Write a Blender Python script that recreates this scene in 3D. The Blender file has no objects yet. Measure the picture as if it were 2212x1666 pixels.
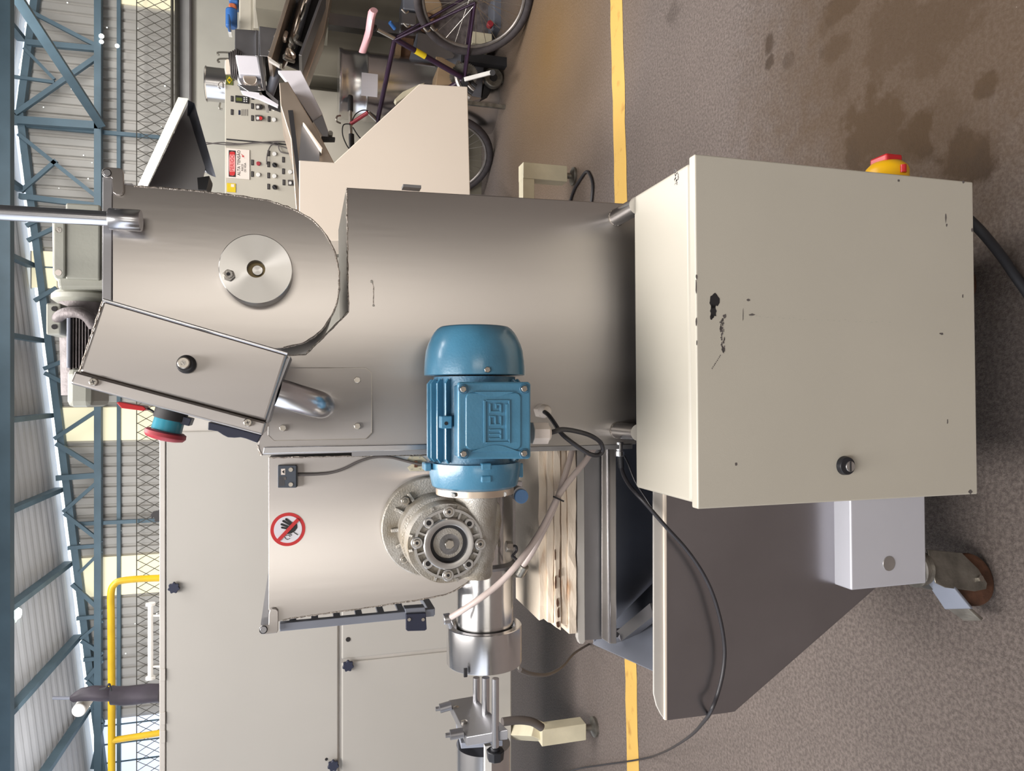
import bpy, bmesh, math, random
from mathutils import Vector, Matrix
random.seed(7)
PI = math.pi
sc = bpy.context.scene
COL = sc.collection

# ------------------------------------------------------------------ camera
FPX = 1540.0; PITCH = math.radians(16.08); CH = 1.29
c_, s_ = math.cos(PITCH), math.sin(PITCH)
cd = bpy.data.cameras.new('camera'); cam = bpy.data.objects.new('camera', cd); COL.objects.link(cam)
cd.sensor_fit = 'HORIZONTAL'; cd.sensor_width = 36; cd.lens = 36 * FPX / 2212; cd.clip_start = .02; cd.clip_end = 200
cam.matrix_world = Matrix(((0, 1, 0, 0), (-s_, 0, -c_, 0), (-c_, 0, s_, CH), (0, 0, 0, 1)))   # the phone was held sideways
sc.camera = cam

# ------------------------------------------------------------------ world, lights, exposure
w = bpy.data.worlds.new('world'); sc.world = w; w.use_nodes = True
bg = w.node_tree.nodes['Background']; bg.inputs[0].default_value = (.72, .84, 1, 1); bg.inputs[1].default_value = 1.3
def area(name, loc, target, sx, sy, power, color):
    l = bpy.data.lights.new(name, 'AREA'); l.shape = 'RECTANGLE'; l.size = sx; l.size_y = sy; l.energy = power; l.color = color
    o = bpy.data.objects.new(name, l); COL.objects.link(o); o.location = loc
    o.rotation_euler = (Vector(target) - Vector(loc)).to_track_quat('-Z', 'Y').to_euler(); return o
area('doorway_daylight', (1.45, -7.8, 1.9), (1.45, 0, 1.9), .85, 3.6, 56, (1, .94, .84))
area('doorway_daylight_far', (-2.05, -7.8, 1.9), (-2.05, 0, 1.9), .6, 3.6, 44, (1, .95, .86))
area('side_opening_daylight', (-5.3, 1.8, 2.6), (0, 1.8, 2.6), 16, 3.0, 230, (.78, .86, 1))
area('skylight_near', (-.6, .2, 4.35), (-.6, .2, 0), 1.2, 5, 330, (1, .97, .94))
area('skylight_far', (1.6, 3.8, 4.6), (1.6, 3.8, 0), 1.6, 4.4, 300, (1, .97, .94))
area('back_wall_fill', (-2.4, 8.3, 3.9), (-2.4, 10.7, 1.2), 3.6, .8, 62, (1, .98, .95))  # unseen lamp added to brighten the end wall
area('back_wall_fill_right', (3.4, 8.3, 4.5), (3.4, 10.8, 1.6), 4.4, .8, 95, (1, .98, .95))  # second added fill lamp, brightens the right of the end wall
sc.view_settings.view_transform = 'Standard'; sc.view_settings.look = 'None'
sc.view_settings.gamma = 1; sc.view_settings.use_curve_mapping = False; sc.view_settings.exposure = .13
sc.cycles.use_denoising = True; sc.cycles.max_bounces = 7; sc.cycles.diffuse_bounces = 4; sc.cycles.glossy_bounces = 4
sc.cycles.caustics_reflective = False; sc.cycles.caustics_refractive = False; sc.cycles.sample_clamp_indirect = 6

# ------------------------------------------------------------------ helpers: pixels of the photo -> points at a real depth
YAW = 0.0            # heading of the frame things are built in
def raydir(px, py):
    u = (833 - py) / FPX; v = (px - 1106) / FPX
    d = Vector((u, c_ - v * s_, -s_ - v * c_))
    if YAW: d = Matrix.Rotation(-YAW, 3, 'Z') @ d
    return d
def P(px, py, Y):
    d = raydir(px, py); t = Y / d.y
    return Vector((d.x * t, Y, CH + d.z * t))
def PZ(px, py, z):
    d = raydir(px, py); t = (z - CH) / d.z
    return Vector((d.x * t, d.y * t, z))
def S(n, px, py, Y):                       # length of n pixels at that depth
    return n * Y / raydir(px, py).y / FPX
class MB:
    def __init__(s): s.v = []; s.f = []; s.sm = []
    def add(s, vs, fs, smooth=False):
        b = len(s.v); s.v += [Vector(p) for p in vs]
        s.f += [tuple(i + b for i in f) for f in fs]; s.sm += [smooth] * len(fs); return s
    def box(s, a, b):
        x0, y0, z0 = a; x1, y1, z1 = b
        return s.hexa([(x0,y0,z0),(x1,y0,z0),(x1,y0,z1),(x0,y0,z1)], [(x0,y1,z0),(x1,y1,z0),(x1,y1,z1),(x0,y1,z1)])
    def hexa(s, f, b): return s.add(list(f) + list(b), [(0,1,2,3),(7,6,5,4),(0,4,5,1),(1,5,6,2),(2,6,7,3),(3,7,4,0)])
    def prism(s, pts, vec, smooth=False):
        n = len(pts); vec = Vector(vec); fs = [tuple(range(n)), tuple(range(2*n-1, n-1, -1))]
        s.add([Vector(p) for p in pts] + [Vector(p) + vec for p in pts], fs)
        k = len(s.v) - 2*n
        for i in range(n):
            j = (i+1) % n; s.f.append((k+i, k+n+i, k+n+j, k+j)); s.sm.append(smooth)
        return s
    def lathe(s, o, ax, prof, n=32, smooth=True, caps=True, closed=False):
        o = Vector(o); ax = Vector(ax).normalized(); q = ax.orthogonal().normalized(); r = ax.cross(q)
        vs = []; m = len(prof)
        for t, rad in prof:
            for i in range(n):
                a = 2*PI*(i+.5)/n; vs.append(o + ax*t + (q*math.cos(a) + r*math.sin(a))*rad)
        fs = []
        for j in range(m if closed else m-1):
            k = (j+1) % m
            for i in range(n): fs.append((j*n+i, j*n+(i+1)%n, k*n+(i+1)%n, k*n+i))
        s.add(vs, fs, smooth)
        if caps and not closed:
            b = len(s.v) - n*m
            s.f.append(tuple(b+i for i in range(n))[::-1]); s.sm.append(False)
            s.f.append(tuple(b+(m-1)*n+i for i in range(n))); s.sm.append(False)
        return s
    def cyl(s, a, b, r, r2=None, n=24, smooth=True):
        a = Vector(a); b = Vector(b); return s.lathe(a, b-a, [(0, r), ((b-a).length, r if r2 is None else r2)], n, smooth)
    def tube(s, path, r, n=10, closed=False, caps=True):
        path = [Vector(p) for p in path]; m = len(path); vs = []; up = None
        for i, p in enumerate(path):
            t = (path[(i+1) % m] - path[i-1]) if closed else (path[min(i+1, m-1)] - path[max(i-1, 0)])
            t.normalize()
            if up is None: up = t.orthogonal().normalized()
            up = (up - t*up.dot(t)); up = up.normalized() if up.length > 1e-6 else t.orthogonal().normalized()
            q = t.cross(up); rr = r[i] if isinstance(r, (list, tuple)) else r
            for k in range(n):
                a = 2*PI*(k+.5)/n; vs.append(p + (up*math.cos(a) + q*math.sin(a))*rr)
        fs = [(j*n+i, j*n+(i+1)%n, ((j+1)%m)*n+(i+1)%n, ((j+1)%m)*n+i) for j in range(m if closed else m-1) for i in range(n)]
        s.add(vs, fs, True)
        if caps and not closed:
            b = len(s.v) - n*m
            s.f.append(tuple(b+i for i in range(n))[::-1]); s.sm.append(False)
            s.f.append(tuple(b+(m-1)*n+i for i in range(n))); s.sm.append(False)
        return s
    def bar(s, a, b, wx, wz=None):          # square bar between two points
        a = Vector(a); b = Vector(b); t = (b-a).normalized(); wz = wz or wx
        q = t.cross(Vector((0,1,0))); q = q.normalized() if q.length > .05 else Vector((1,0,0)); r = t.cross(q)
        cs = [q*wx/2 + r*wz/2, -q*wx/2 + r*wz/2, -q*wx/2 - r*wz/2, q*wx/2 - r*wz/2]
        return s.hexa([a+k for k in cs], [b+k for k in cs])
    def build(s, name, mat, parent=None, bevel=0, seg=2, label=None):
        R = Matrix.Rotation(YAW, 3, 'Z'); vs = [R @ p for p in s.v]
        lo = Vector([min(p[i] for p in vs) for i in range(3)]); hi = Vector([max(p[i] for p in vs) for i in range(3)]); ctr = (lo+hi)/2
        me = bpy.data.meshes.new(name); me.from_pydata([p-ctr for p in vs], [], s.f)
        bm = bmesh.new(); bm.from_mesh(me); bmesh.ops.recalc_face_normals(bm, faces=bm.faces); bm.to_mesh(me); bm.free()
        me.polygons.foreach_set('use_smooth', s.sm); me.materials.append(mat); me.update()
        if any(s.sm):
            try: me.set_sharp_from_angle(angle=math.radians(40))
            except Exception: pass
        o = bpy.data.objects.new(name, me); COL.objects.link(o); o.location = ctr
        if parent is not None: o.parent = parent
        if bevel:
            m = o.modifiers.new('bevel', 'BEVEL'); m.width = bevel; m.segments = seg; m.limit_method = 'ANGLE'; m.angle_limit = math.radians(50)
        if label: o['label'] = label
        return o
def crv(pts, n=6, closed=False):            # catmull-rom through points
    pts = [Vector(p) for p in pts]; m = len(pts); out = []
    rng = range(m if closed else m-1)
    for i in rng:
        p0 = pts[i-1] if (closed or i > 0) else pts[0]; p1 = pts[i]; p2 = pts[(i+1) % m]; p3 = pts[(i+2) % m] if (closed or i+2 < m) else pts[-1]
        for k in range(n):
            t = k/n; out.append(.5*((2*p1) + (p2-p0)*t + (2*p0-5*p1+4*p2-p3)*t*t + (3*p1-p0-3*p2+p3)*t**3))
    if not closed: out.append(pts[-1])
    return out
THINGS = []
def thing(name, label, cat, group=None):
    o = bpy.data.objects.new(name, None); COL.objects.link(o); o.empty_display_size = .05
    o['label'] = label; o['category'] = cat
    if group: o['group'] = group
    THINGS.append(o); return o
def tag(o, label, cat, group=None):
    o['label'] = label; o['category'] = cat
    if group: o['group'] = group
    return o
def struct(o): o['kind'] = 'structure'; return o
def copy_of(o, loc, parent):                # shares the mesh
    c = o.copy(); COL.objects.link(c); c.location = loc; c.parent = parent; return c
def finalize():
    kids = {}
    for o in list(COL.objects):
        if o.parent: kids.setdefault(o.parent, []).append(o)
    world = {o: o.location.copy() for o in COL.objects}
    def desc(r):
        for k in kids.get(r, []):
            yield k; yield from desc(k)
    for r in THINGS:
        lo = Vector((1e9,)*3); hi = -lo
        for k in desc(r):
            if k.type != 'MESH': continue
            for q in k.bound_box:
                p = world[k] + Vector(q)
                for i in range(3): lo[i] = min(lo[i], p[i]); hi[i] = max(hi[i], p[i])
        if hi.x > lo.x: world[r] = Vector(((lo.x+hi.x)/2, (lo.y+hi.y)/2, lo.z)); r.location = world[r]
    for o in COL.objects:
        if o.parent: o.location = world[o] - world[o.parent]

# ------------------------------------------------------------------ materials
def lin(c): return tuple((x/255/12.92 if x/255 <= .04045 else ((x/255+.055)/1.055)**2.4) for x in c) + (1,)
def mat(name, col, rough=.5, metal=0, vary=.08, scale=6, bump=0, bscale=200, aniso=0, tangent=None, stretch=None, col2=None, spec=.5, emit=0, coat=0, thr=None, trans=0):
    m = bpy.data.materials.new(name); m.use_nodes = True; nt = m.node_tree; N = nt.nodes; L = nt.links
    b = N['Principled BSDF']; b.inputs['Roughness'].default_value = rough; b.inputs['Metallic'].default_value = metal
    b.inputs['Specular IOR Level'].default_value = spec
    if coat: b.inputs['Coat Weight'].default_value = coat; b.inputs['Coat Roughness'].default_value = .15
    tc = N.new('ShaderNodeTexCoord'); base = lin(col)
    src = tc.outputs['Object']
    if stretch:
        mp = N.new('ShaderNodeMapping'); mp.inputs['Scale'].default_value = stretch; L.new(src, mp.inputs[0]); src = mp.outputs[0]
    nz = N.new('ShaderNodeTexNoise'); nz.inputs['Scale'].default_value = scale; nz.inputs['Detail'].default_value = 5; L.new(src, nz.inputs[0])
    rp = N.new('ShaderNodeValToRGB'); e = rp.color_ramp.elements
    lo, hi = thr if thr else (.3, .7)
    e[0].position = lo; e[1].position = hi
    c2 = lin(col2) if col2 else tuple(x*(1-vary*2) for x in base[:3]) + (1,)
    e[0].color = c2; e[1].color = tuple(min(1, x*(1+vary*.5)) for x in base[:3]) + (1,)
    L.new(nz.outputs[0], rp.inputs[0]); L.new(rp.outputs[0], b.inputs['Base Color'])
    if metal > .5:
        mr = N.new('ShaderNodeMapRange'); mr.inputs[3].default_value = rough*.85; mr.inputs[4].default_value = rough*1.15
        L.new(nz.outputs[0], mr.inputs[0]); L.new(mr.outputs[0], b.inputs['Roughness'])
    if bump:
        n2 = N.new('ShaderNodeTexNoise'); n2.inputs['Scale'].default_value = bscale; n2.inputs['Detail'].default_value = 3; L.new(src, n2.inputs[0])
        bp = N.new('ShaderNodeBump'); bp.inputs['Strength'].default_value = bump; bp.inputs['Distance'].default_value = .002
        L.new(n2.outputs[0], bp.inputs['Height']); L.new(bp.outputs[0], b.inputs['Normal'])
    if aniso:
        b.inputs['Anisotropic'].default_value = aniso
        if tangent == 'radial':
            b.inputs['Anisotropic Rotation'].default_value = .25; tg = N.new('ShaderNodeTangent'); tg.direction_type = 'RADIAL'; tg.axis = 'Y'; L.new(tg.outputs[0], b.inputs['Tangent'])
        elif tangent:
            cx = N.new('ShaderNodeCombineXYZ')
            for i in range(3): cx.inputs[i].default_value = tangent[i]
            L.new(cx.outputs[0], b.inputs['Tangent'])
    if emit:
        L.new(rp.outputs[0], b.inputs['Emission Color']); b.inputs['Emission Strength'].default_value = emit
    if trans: b.inputs['Transmission Weight'].default_value = trans
    return m
M = {}
M['steel'] = mat('brushed_steel', (184, 179, 176), .31, 1, .05, 5, .012, 90, .86, (0, 0, 1), (1, 1, .12))
M['steel_beam'] = mat('steel_beam', (206, 206, 214), .5, .35, .03, 4)
M['brass'] = mat('brassy_bore', (132, 116, 84), .4, .6, .1, 20)
M['lamp'] = mat('glint_glow', (226, 250, 244), .5, 0, .02, 2, emit=4)  # glow standing in for a sun glint
M['steel_low'] = mat('steel_panel', (158, 156, 160), .3, 1, .06, 4, .03, 120, .3, (0, 0, 1))
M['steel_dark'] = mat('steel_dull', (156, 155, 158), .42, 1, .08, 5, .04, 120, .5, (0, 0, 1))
M['steel_warm'] = mat('steel_warm', (212, 196, 180), .4, 1, .06, 6)
M['steel_pol'] = mat('steel_polished', (216, 216, 220), .24, 1, .03, 4)
M['steel_tube'] = mat('steel_turned', (214, 212, 212), .22, 1, .04, 5, .02, 300, .5, (1, 0, 0))
M['alu'] = mat('turned_aluminium', (190, 188, 186), .3, 1, .02, 3, 0, 1, .85, 'radial')
M['cast'] = mat('cast_aluminium', (188, 185, 180), .5, .5, .18, 22, .5, 420, col2=(142, 132, 116))
M['cast_light'] = mat('machined_aluminium', (196, 194, 192), .34, .9, .06, 30)
M['bead'] = mat('weld_bead', (196, 186, 176), .42, 1, .3, 260, .8, 500)
M['bolt'] = mat('bolt_steel', (188, 182, 174), .3, 1, .05, 40)
M['cream'] = mat('cream_powder_coat', (188, 182, 169), .38, 0, .03, 3, .05, 700, spec=.45)
M['cream_bright'] = mat('cream_sheet', (232, 218, 202), .5, 0, .02, 2)
M['cream_cab'] = mat('off_white_paint', (172, 168, 162), .45, 0, .03, 1.5)
M['cream_edge'] = mat('off_white_edge', (186, 181, 175), .5, 0, .05, 8)
M['cream_leg'] = mat('cream_leg_paint', (214, 206, 180), .45, 0, .08, 10)
M['grey_cab'] = mat('grey_green_paint', (142, 136, 122), .5, 0, .06, 3)
M['blue'] = mat('blue_enamel', (74, 130, 160), .3, 0, .12, 14, .12, 300, coat=.5)
M['blue_dark'] = mat('blue_enamel_dusty', (66, 112, 140), .42, 0, .2, 30, .25, 300)
M['black'] = mat('black_plastic', (34, 35, 40), .4)
M['rubber'] = mat('black_rubber', (38, 38, 42), .6, 0, .1, 20)
M['dark'] = mat('dark_cavity', (28, 24, 24), .7)
M['navy'] = mat('navy_plastic', (38, 42, 62), .4)
M['red'] = mat('red_plastic', (188, 32, 38), .35)
M['red_dull'] = mat('red_faded_plastic', (160, 52, 62), .45)
M['teal'] = mat('teal_plastic', (48, 138, 160), .25, coat=.4)
M['yellow'] = mat('yellow_plastic', (236, 180, 20), .35)
M['yellow_paint'] = mat('yellow_rail_paint', (208, 170, 26), .4, 0, .1, 8)
M['white'] = mat('white_plastic', (226, 224, 220), .4)
M['hose'] = mat('milky_hose', (212, 196, 190), .3, 0, .04, 10)
M['cable'] = mat('cable_sheath', (48, 46, 50), .45, 0, .1, 30)
M['cable_grey'] = mat('cable_grey', (96, 90, 88), .5)
M['wood'] = mat('painted_boards', (236, 220, 200), .6, 0, .1, 7, .4, 60, stretch=(1, 3, 5), col2=(186, 140, 96), thr=(.27, .37))
M['rust'] = mat('rusty_wheel', (104, 70, 52), .7, .1, .3, 30, .4, 200)
M['zinc'] = mat('zinc_plate', (152, 148, 140), .42, .85, .25, 25, .3, 200)
M['truss'] = mat('blue_grey_steelwork', (98, 122, 136), .55, 0, .1, 3)
M['sheet'] = mat('corrugated_sheet', (196, 192, 186), .55, 0, .1, .9)
M['roof'] = mat('roof_sheet', (214, 214, 216), .6, 0, .1, .7)
M['mesh'] = mat('galvanised_wire', (112, 108, 100), .5, .5)
M['panel_warm'] = mat('translucent_fibreglass', (236, 228, 194), .6, 0, .03, 2, emit=.62)
M['panel_cool'] = mat('daylit_sheet', (206, 216, 236), .6, 0, .03, 2, emit=1.0)
M['gap'] = mat('daylight_gap', (240, 246, 240), .6, 0, .2, 30, emit=2.2)
M['masonry'] = mat('cream_masonry', (206, 202, 190), .8, 0, .05, 2)
M['concrete'] = mat('pale_concrete', (168, 166, 164), .8, 0, .06, 4)
M['label_white'] = mat('label_white', (226, 214, 204), .5, 0, .02)
M['paper_white'] = mat('paper_white', (222, 218, 224), .6, 0, .02)
M['sign_red'] = mat('sign_red', (196, 46, 48), .5, 0, .03)
M['sign_pink'] = mat('sign_faded_pink', (228, 150, 148), .5, 0, .03)
M['ink'] = mat('black_ink', (36, 34, 36), .6)
M['purple'] = mat('purple_frame_paint', (52, 32, 54), .35, .2, .2, 12)
M['pink'] = mat('pink_vinyl', (226, 172, 178), .45)
M['card'] = mat('cardboard', (150, 126, 98), .85, 0, .1, 10)
M['wood_brown'] = mat('brown_timber', (124, 92, 70), .8, 0, .2, 8)
M['blue_motor'] = mat('bright_blue_paint', (52, 98, 160), .4)
M['orange'] = mat('orange_paint', (182, 98, 62), .5)
M['yel_label'] = mat('yellow_label', (214, 186, 30), .5, 0, .03)
M['green'] = mat('green_label', (92, 98, 44), .5)
M['grey_paint'] = mat('grey_casting_paint', (172, 172, 162), .42, 0, .05, 12, .15, 120)
M['grey_dusty'] = mat('dusty_grey_casting', (128, 120, 120), .6, .3, .25, 30, .5, 200)
M['tarp'] = mat('dark_tarp', (58, 52, 62), .6, 0, .25, 9, .5, 30)
M['blue_grey'] = mat('blue_grey_metal', (134, 138, 150), .4, .4, .08, 6)
M['tyre'] = mat('tyre_rubber', (58, 52, 54), .75, 0, .15, 30, .4, 80)
M['rim'] = mat('worn_rim', (150, 144, 140), .4, .8, .15, 20)

# floor: worn brown concrete with oil stains where the photograph shows them
def floor_material():
    m = bpy.data.materials.new('worn_concrete_floor'); m.use_nodes = True; nt = m.node_tree; N = nt.nodes; L = nt.links; b = N['Principled BSDF']
    tc = N.new('ShaderNodeTexCoord'); O = tc.outputs['Object']
    def noise(sc_, det=5, rough=.6):
        n = N.new('ShaderNodeTexNoise'); n.inputs['Scale'].default_value = sc_; n.inputs['Detail'].default_value = det; n.inputs['Roughness'].default_value = rough; L.new(O, n.inputs[0]); return n.outputs[0]
    def ramp(src, a, b_, ca, cb):
        r = N.new('ShaderNodeValToRGB'); r.color_ramp.elements[0].position = a; r.color_ramp.elements[1].position = b_
        r.color_ramp.elements[0].color = ca; r.color_ramp.elements[1].color = cb; L.new(src, r.inputs[0]); return r.outputs[0]
    def mix(fac, a, b_, mode='MIX'):
        x = N.new('ShaderNodeMix'); x.data_type = 'RGBA'; x.blend_type = mode
        if isinstance(fac, float): x.inputs[0].default_value = fac
        else: L.new(fac, x.inputs[0])
        for k, q in ((6, a), (7, b_)):
            if isinstance(q, tuple): x.inputs[k].default_value = q
            else: L.new(q, x.inputs[k])
        return x.outputs[2]
    def math_(op, a, b_=None, clamp=False):
        x = N.new('ShaderNodeMath'); x.operation = op; x.use_clamp = clamp
        for k, q in ((0, a), (1, b_)):
            if q is None: continue
            if isinstance(q, (int, float)): x.inputs[k].default_value = q
            else: L.new(q, x.inputs[k])
        return x.outputs[0]
    base = ramp(noise(1.1), .3, .7, lin((106, 97, 92)), lin((123, 112, 106)))
    grain = ramp(noise(115, 4, .7), .40, .62, (.68, .66, .66, 1), (1.22, 1.22, 1.22, 1))
    col = mix(1.0, base, grain, 'MULTIPLY')
    sep = N.new('ShaderNodeSeparateXYZ'); L.new(O, sep.inputs[0])
    wob = N.new('ShaderNodeTexNoise'); wob.inputs['Scale'].default_value = 17; wob.inputs['Detail'].default_value = 8; wob.inputs['Roughness'].default_value = .65; L.new(O, wob.inputs[0])
    total = None
    spots = [(1880,280,70,80,.8),(1985,290,45,50,.9),(2085,345,65,60,.85),(1930,330,90,50,.7),(1805,105,26,30,.6),(1660,95,10,22,.7),(1663,135,9,14,.7),(1705,130,12,18,.45),(2125,185,30,22,.75),
             (1815,15,40,30,.7),(1890,115,24,30,.55),(1935,45,45,90,.5),(2000,80,60,80,.5),(2060,40,60,60,.45),(1820,180,20,30,.35),(1780,60,14,20,.4),(2040,260,50,60,.3),(1455,30,14,26,.3),(1940,200,14,18,.3),(1910,370,60,30,.5)]
    for px, py, rx, ry, amt in spots:
        q = PZ(px, py, 0); q2 = PZ(px+rx, py, 0); q3 = PZ(px, py-ry, 0); sx = abs(q3.x-q.x); sy = abs(q2.y-q.y)
        dx = math_('DIVIDE', math_('SUBTRACT', sep.outputs[0], q.x), sx); dy = math_('DIVIDE', math_('SUBTRACT', sep.outputs[1], q.y), sy)
        d = math_('SQRT', math_('ADD', math_('MULTIPLY', dx, dx), math_('MULTIPLY', dy, dy)))
        d = math_('ADD', d, math_('MULTIPLY', math_('SUBTRACT', wob.outputs[0], .5), 3.2))
        k = math_('MULTIPLY', math_('MULTIPLY', math_('SUBTRACT', 1.25, d), 2.2, True), min(1, amt*1.1))
        total = k if total is None else math_('MAXIMUM', total, k)
    col = mix(total, col, lin((46, 35, 29)))
    q = PZ(1950, 150, 0)      # broad brown soiling in the near right corner
    dd = N.new('ShaderNodeVectorMath'); dd.operation = 'DISTANCE'; L.new(O, dd.inputs[0]); dd.inputs[1].default_value = (q.x+.1, q.y-.05, 0)
    k = math_('MULTIPLY', math_('MULTIPLY', math_('SUBTRACT', math_('ADD', .75, math_('MULTIPLY', math_('SUBTRACT', wob.outputs[0], .5), .6)), dd.outputs['Value']), 2.2, True), .7)
    col = mix(k, col, lin((86, 66, 44)))
    a = PZ(1180, 150, 0); w2 = N.new('ShaderNodeVectorMath'); w2.operation = 'DISTANCE'; L.new(O, w2.inputs[0]); w2.inputs[1].default_value = (a.x+.1, a.y-.05, 0)
    k = math_('MULTIPLY', math_('SUBTRACT', 1.3, w2.outputs['Value']), .8, True)
    col = mix(math_('MULTIPLY', k, .75), col, lin((124, 92, 40)))
    spk = ramp(noise(75, 2, .5), .78, .8, (0, 0, 0, 1), (1, 1, 1, 1))
    L.new(mix(math_('MULTIPLY', spk, .5), col, lin((200, 190, 176))), b.inputs['Base Color'])
    b.inputs['Roughness'].default_value = .62; b.inputs['Specular IOR Level'].default_value = .35
    bp = N.new('ShaderNodeBump'); bp.inputs['Strength'].default_value = .9; bp.inputs['Distance'].default_value = .009
    L.new(noise(95, 5, .8), bp.inputs['Height']); L.new(bp.outputs[0], b.inputs['Normal'])
    return m

def poly(pts, Y, d, mb=None, smooth=False):        # flat outline standing at depth Y, d thick
    mb = mb or MB(); return mb.prism([P(x, y, Y) for x, y in pts], (0, d, 0), smooth)
def rect(x0, y0, x1, y1, Y, d, mb=None):           # upright box from two photo corners of its front
    a = P((x0+x1)/2, y0, Y); b = P((x0+x1)/2, y1, Y); zt = P(x0, (y0+y1)/2, Y).z; zb = P(x1, (y0+y1)/2, Y).z
    mb = mb or MB(); return mb.box((min(a.x, b.x), Y, zb), (max(a.x, b.x), Y+d, zt))
def disc(px, py, Y, r, d, mb=None, n=28, r2=None):  # round thing whose axis points at the viewer's side
    p = P(px, py, Y); mb = mb or MB(); return mb.lathe(p, (0, 1, 0), [(0, S(r, px, py, Y)), (d, S(r2 or r, px, py, Y))], n)
def hexn(px, py, Y, r, d, mb=None): return disc(px, py, Y, r, d, mb, 6)
def text(s, px, py, Y, size, m, parent, sx=1.0):
    cu = bpy.data.curves.new('lettering', 'FONT'); cu.body = s; cu.size = size; cu.align_x = 'CENTER'; cu.align_y = 'CENTER'; cu.extrude = .0002
    cu.materials.append(m); o = bpy.data.objects.new('lettering', cu); COL.objects.link(o); p = P(px, py, Y)
    o.location = Matrix.Rotation(YAW, 3, 'Z') @ p; me = bpy.data.meshes.new_from_object(o); bpy.data.objects.remove(o)
    R_ = Matrix.Rotation(YAW, 4, 'Z') @ Matrix.Rotation(PI/2, 4, 'X') @ Matrix.Scale(sx, 4, (1, 0, 0)); me.transform(R_); me.materials.clear(); me.materials.append(m)
    o = bpy.data.objects.new('lettering', me); COL.objects.link(o); o.location = Matrix.Rotation(YAW, 3, 'Z') @ p; o.parent = parent; o['kind'] = 'stuff'; return o

# ================================================================== the hall
WY = 11.0; RX = 3.6; RZ = 5.09; SL = .11
def roofz(x): return RZ - SL*abs(x-RX)
floor = struct(MB().add([(-5.6,-8.2,0),(12.8,-8.2,0),(12.8,11.2,0),(-5.6,11.2,0)], [(0,1,2,3)]).build('floor', floor_material()))
floor.location = (0, 0, 0); floor.data.transform(Matrix.Translation((3.6, 1.5, 0)))
lm = MB()                                           # the painted line, with ragged edges
near = [PZ(1348-.0 + 27*(1-t)*0 + t*0 + (0), 1700-1750*t, 0) for t in [i/60 for i in range(61)]]
ps = []
for i in range(61):
    y = 1720 - 2500*i/60; t = 1 - y/1666
    xn = 1345 + 35*(1-t) + random.uniform(-1.2, 1.2); xf = 1318 + 37*(1-t) + random.uniform(-1, 1)
    ps.append((PZ(xn, y, .0015), PZ(xf, y, .0015)))
for i in range(60): lm.add([ps[i][0], ps[i+1][0], ps[i+1][1], ps[i][1]], [(0,1,2,3)])
struct(lm.build('trim_1', mat('yellow_floor_paint', (188, 152, 78), .6, 0, .2, 14, .5, 160, col2=(168, 126, 60), thr=(.28, .42)))).__setitem__('label', 'worn yellow line painted across the floor')
zb = P(386, 800, WY).z
wall = struct(rect(386, -900, 1250, 2600, WY, .2).build('wall_back', M['masonry']))
wall.location.z = zb/2; wall.data.transform(Matrix.Scale(1, 4))
for v in wall.data.vertices: v.co.z = zb/2 if v.co.z > 0 else -zb/2; v.co.x = 9.2 if v.co.x > 0 else -9.2
wall.location.x = 3.6; wall.location.y = WY + .1
rect(386, -300, 412, 1100, WY-.05, .06).build('coping', M['concrete'], wall)
MB().tube([P(412, y, WY-.07) for y in (-300, 40, 120, 230, 1100)], .018, 8).build('conduit', M['cable_grey'], wall)
# corrugated cladding above the masonry, one sheet at a time
x = -5.55
while x < 12.5:
    mb = MB(); wd = .98; n = 7; p = wd/n; prof = []
    for i in range(n):
        a = x + i*p; prof += [(a, 0), (a+p*.62, 0), (a+p*.72, .03), (a+p*.92, .03)]
    prof.append((x+wd, 0)); m_ = len(prof)
    vs = [(a, WY-.02+d, zb) for a, d in prof] + [(a, WY-.02+d, roofz(a)-.1) for a, d in prof]
    mb.add(vs, [(i, i+1, m_+i+1, m_+i) for i in range(m_-1)]); mb.build('cladding_sheet', M['sheet'], wall); x += wd
# daylight slit under the roof edge
mb = MB(); x = -5.5
while x < 12.4:
    h = random.uniform(.03, .062) if random.random() > .06 else .01
    if RX-1.1 < x < RX-.4: h *= .5
    mb.add([(x, WY-.03, roofz(x)-.10), (x+.07, WY-.03, roofz(x+.07)-.10), (x+.07, WY-.03, roofz(x+.07)-.10+h), (x, WY-.03, roofz(x)-.1+h)], [(0,1,2,3)]); x += .07
struct(mb.build('window_1', M['gap']))['label'] = 'strip of daylight between end wall and roof'
def translucent(nm, x0, y0, x1, y1, m, bars=()):
    root = struct(rect(x0, y0, x1, y1, WY-.05, .02).build(nm, m))
    rect(x0-2.5, y0-1.5, x0, y1+1.5, WY-.06, .03).build('window_frame', M['sheet'], root)
    for b in bars: rect(x0, b-1.5, x1, b+1.5, WY-.06, .008).build('glazing_bar', M['truss'], root)
    return root
translucent('window_2', 131, 880, 384, 951, M['panel_warm'])
translucent('window_3', 171, 1201, 384, 1284, M['panel_warm'])
translucent('window_4', 68, 543, 122, 622, M['panel_warm'], (577,))
translucent('window_5', 262, -60, 384, 15, M['panel_warm'])
translucent('window_6', 222, 1548, 384, 1690, M['panel_cool'], (1560, 1600, 1640))
ml = MB(); z0, z1 = P(378, 800, WY).z, P(303, 800, WY).z
hh = z1-z0; x = -5.4
while x < 11.5:
    for sg in (1, -1):
        a = Vector((x + (0 if sg > 0 else hh*.6), WY-.22, z0)); ml.tube([a, a+Vector((sg*hh*.6, 0, hh))], .0045, 4, caps=False)
    x += .125
ml.tube([(-5.4, WY-.22, z1), (11.5, WY-.22, z1)], .006, 4); ml.tube([(-5.4, WY-.22, z0), (11.5, WY-.22, z0)], .02, 4)
wm = ml.build('wire_mesh', M['mesh'], wall); wm['kind'] = 'stuff'
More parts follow.
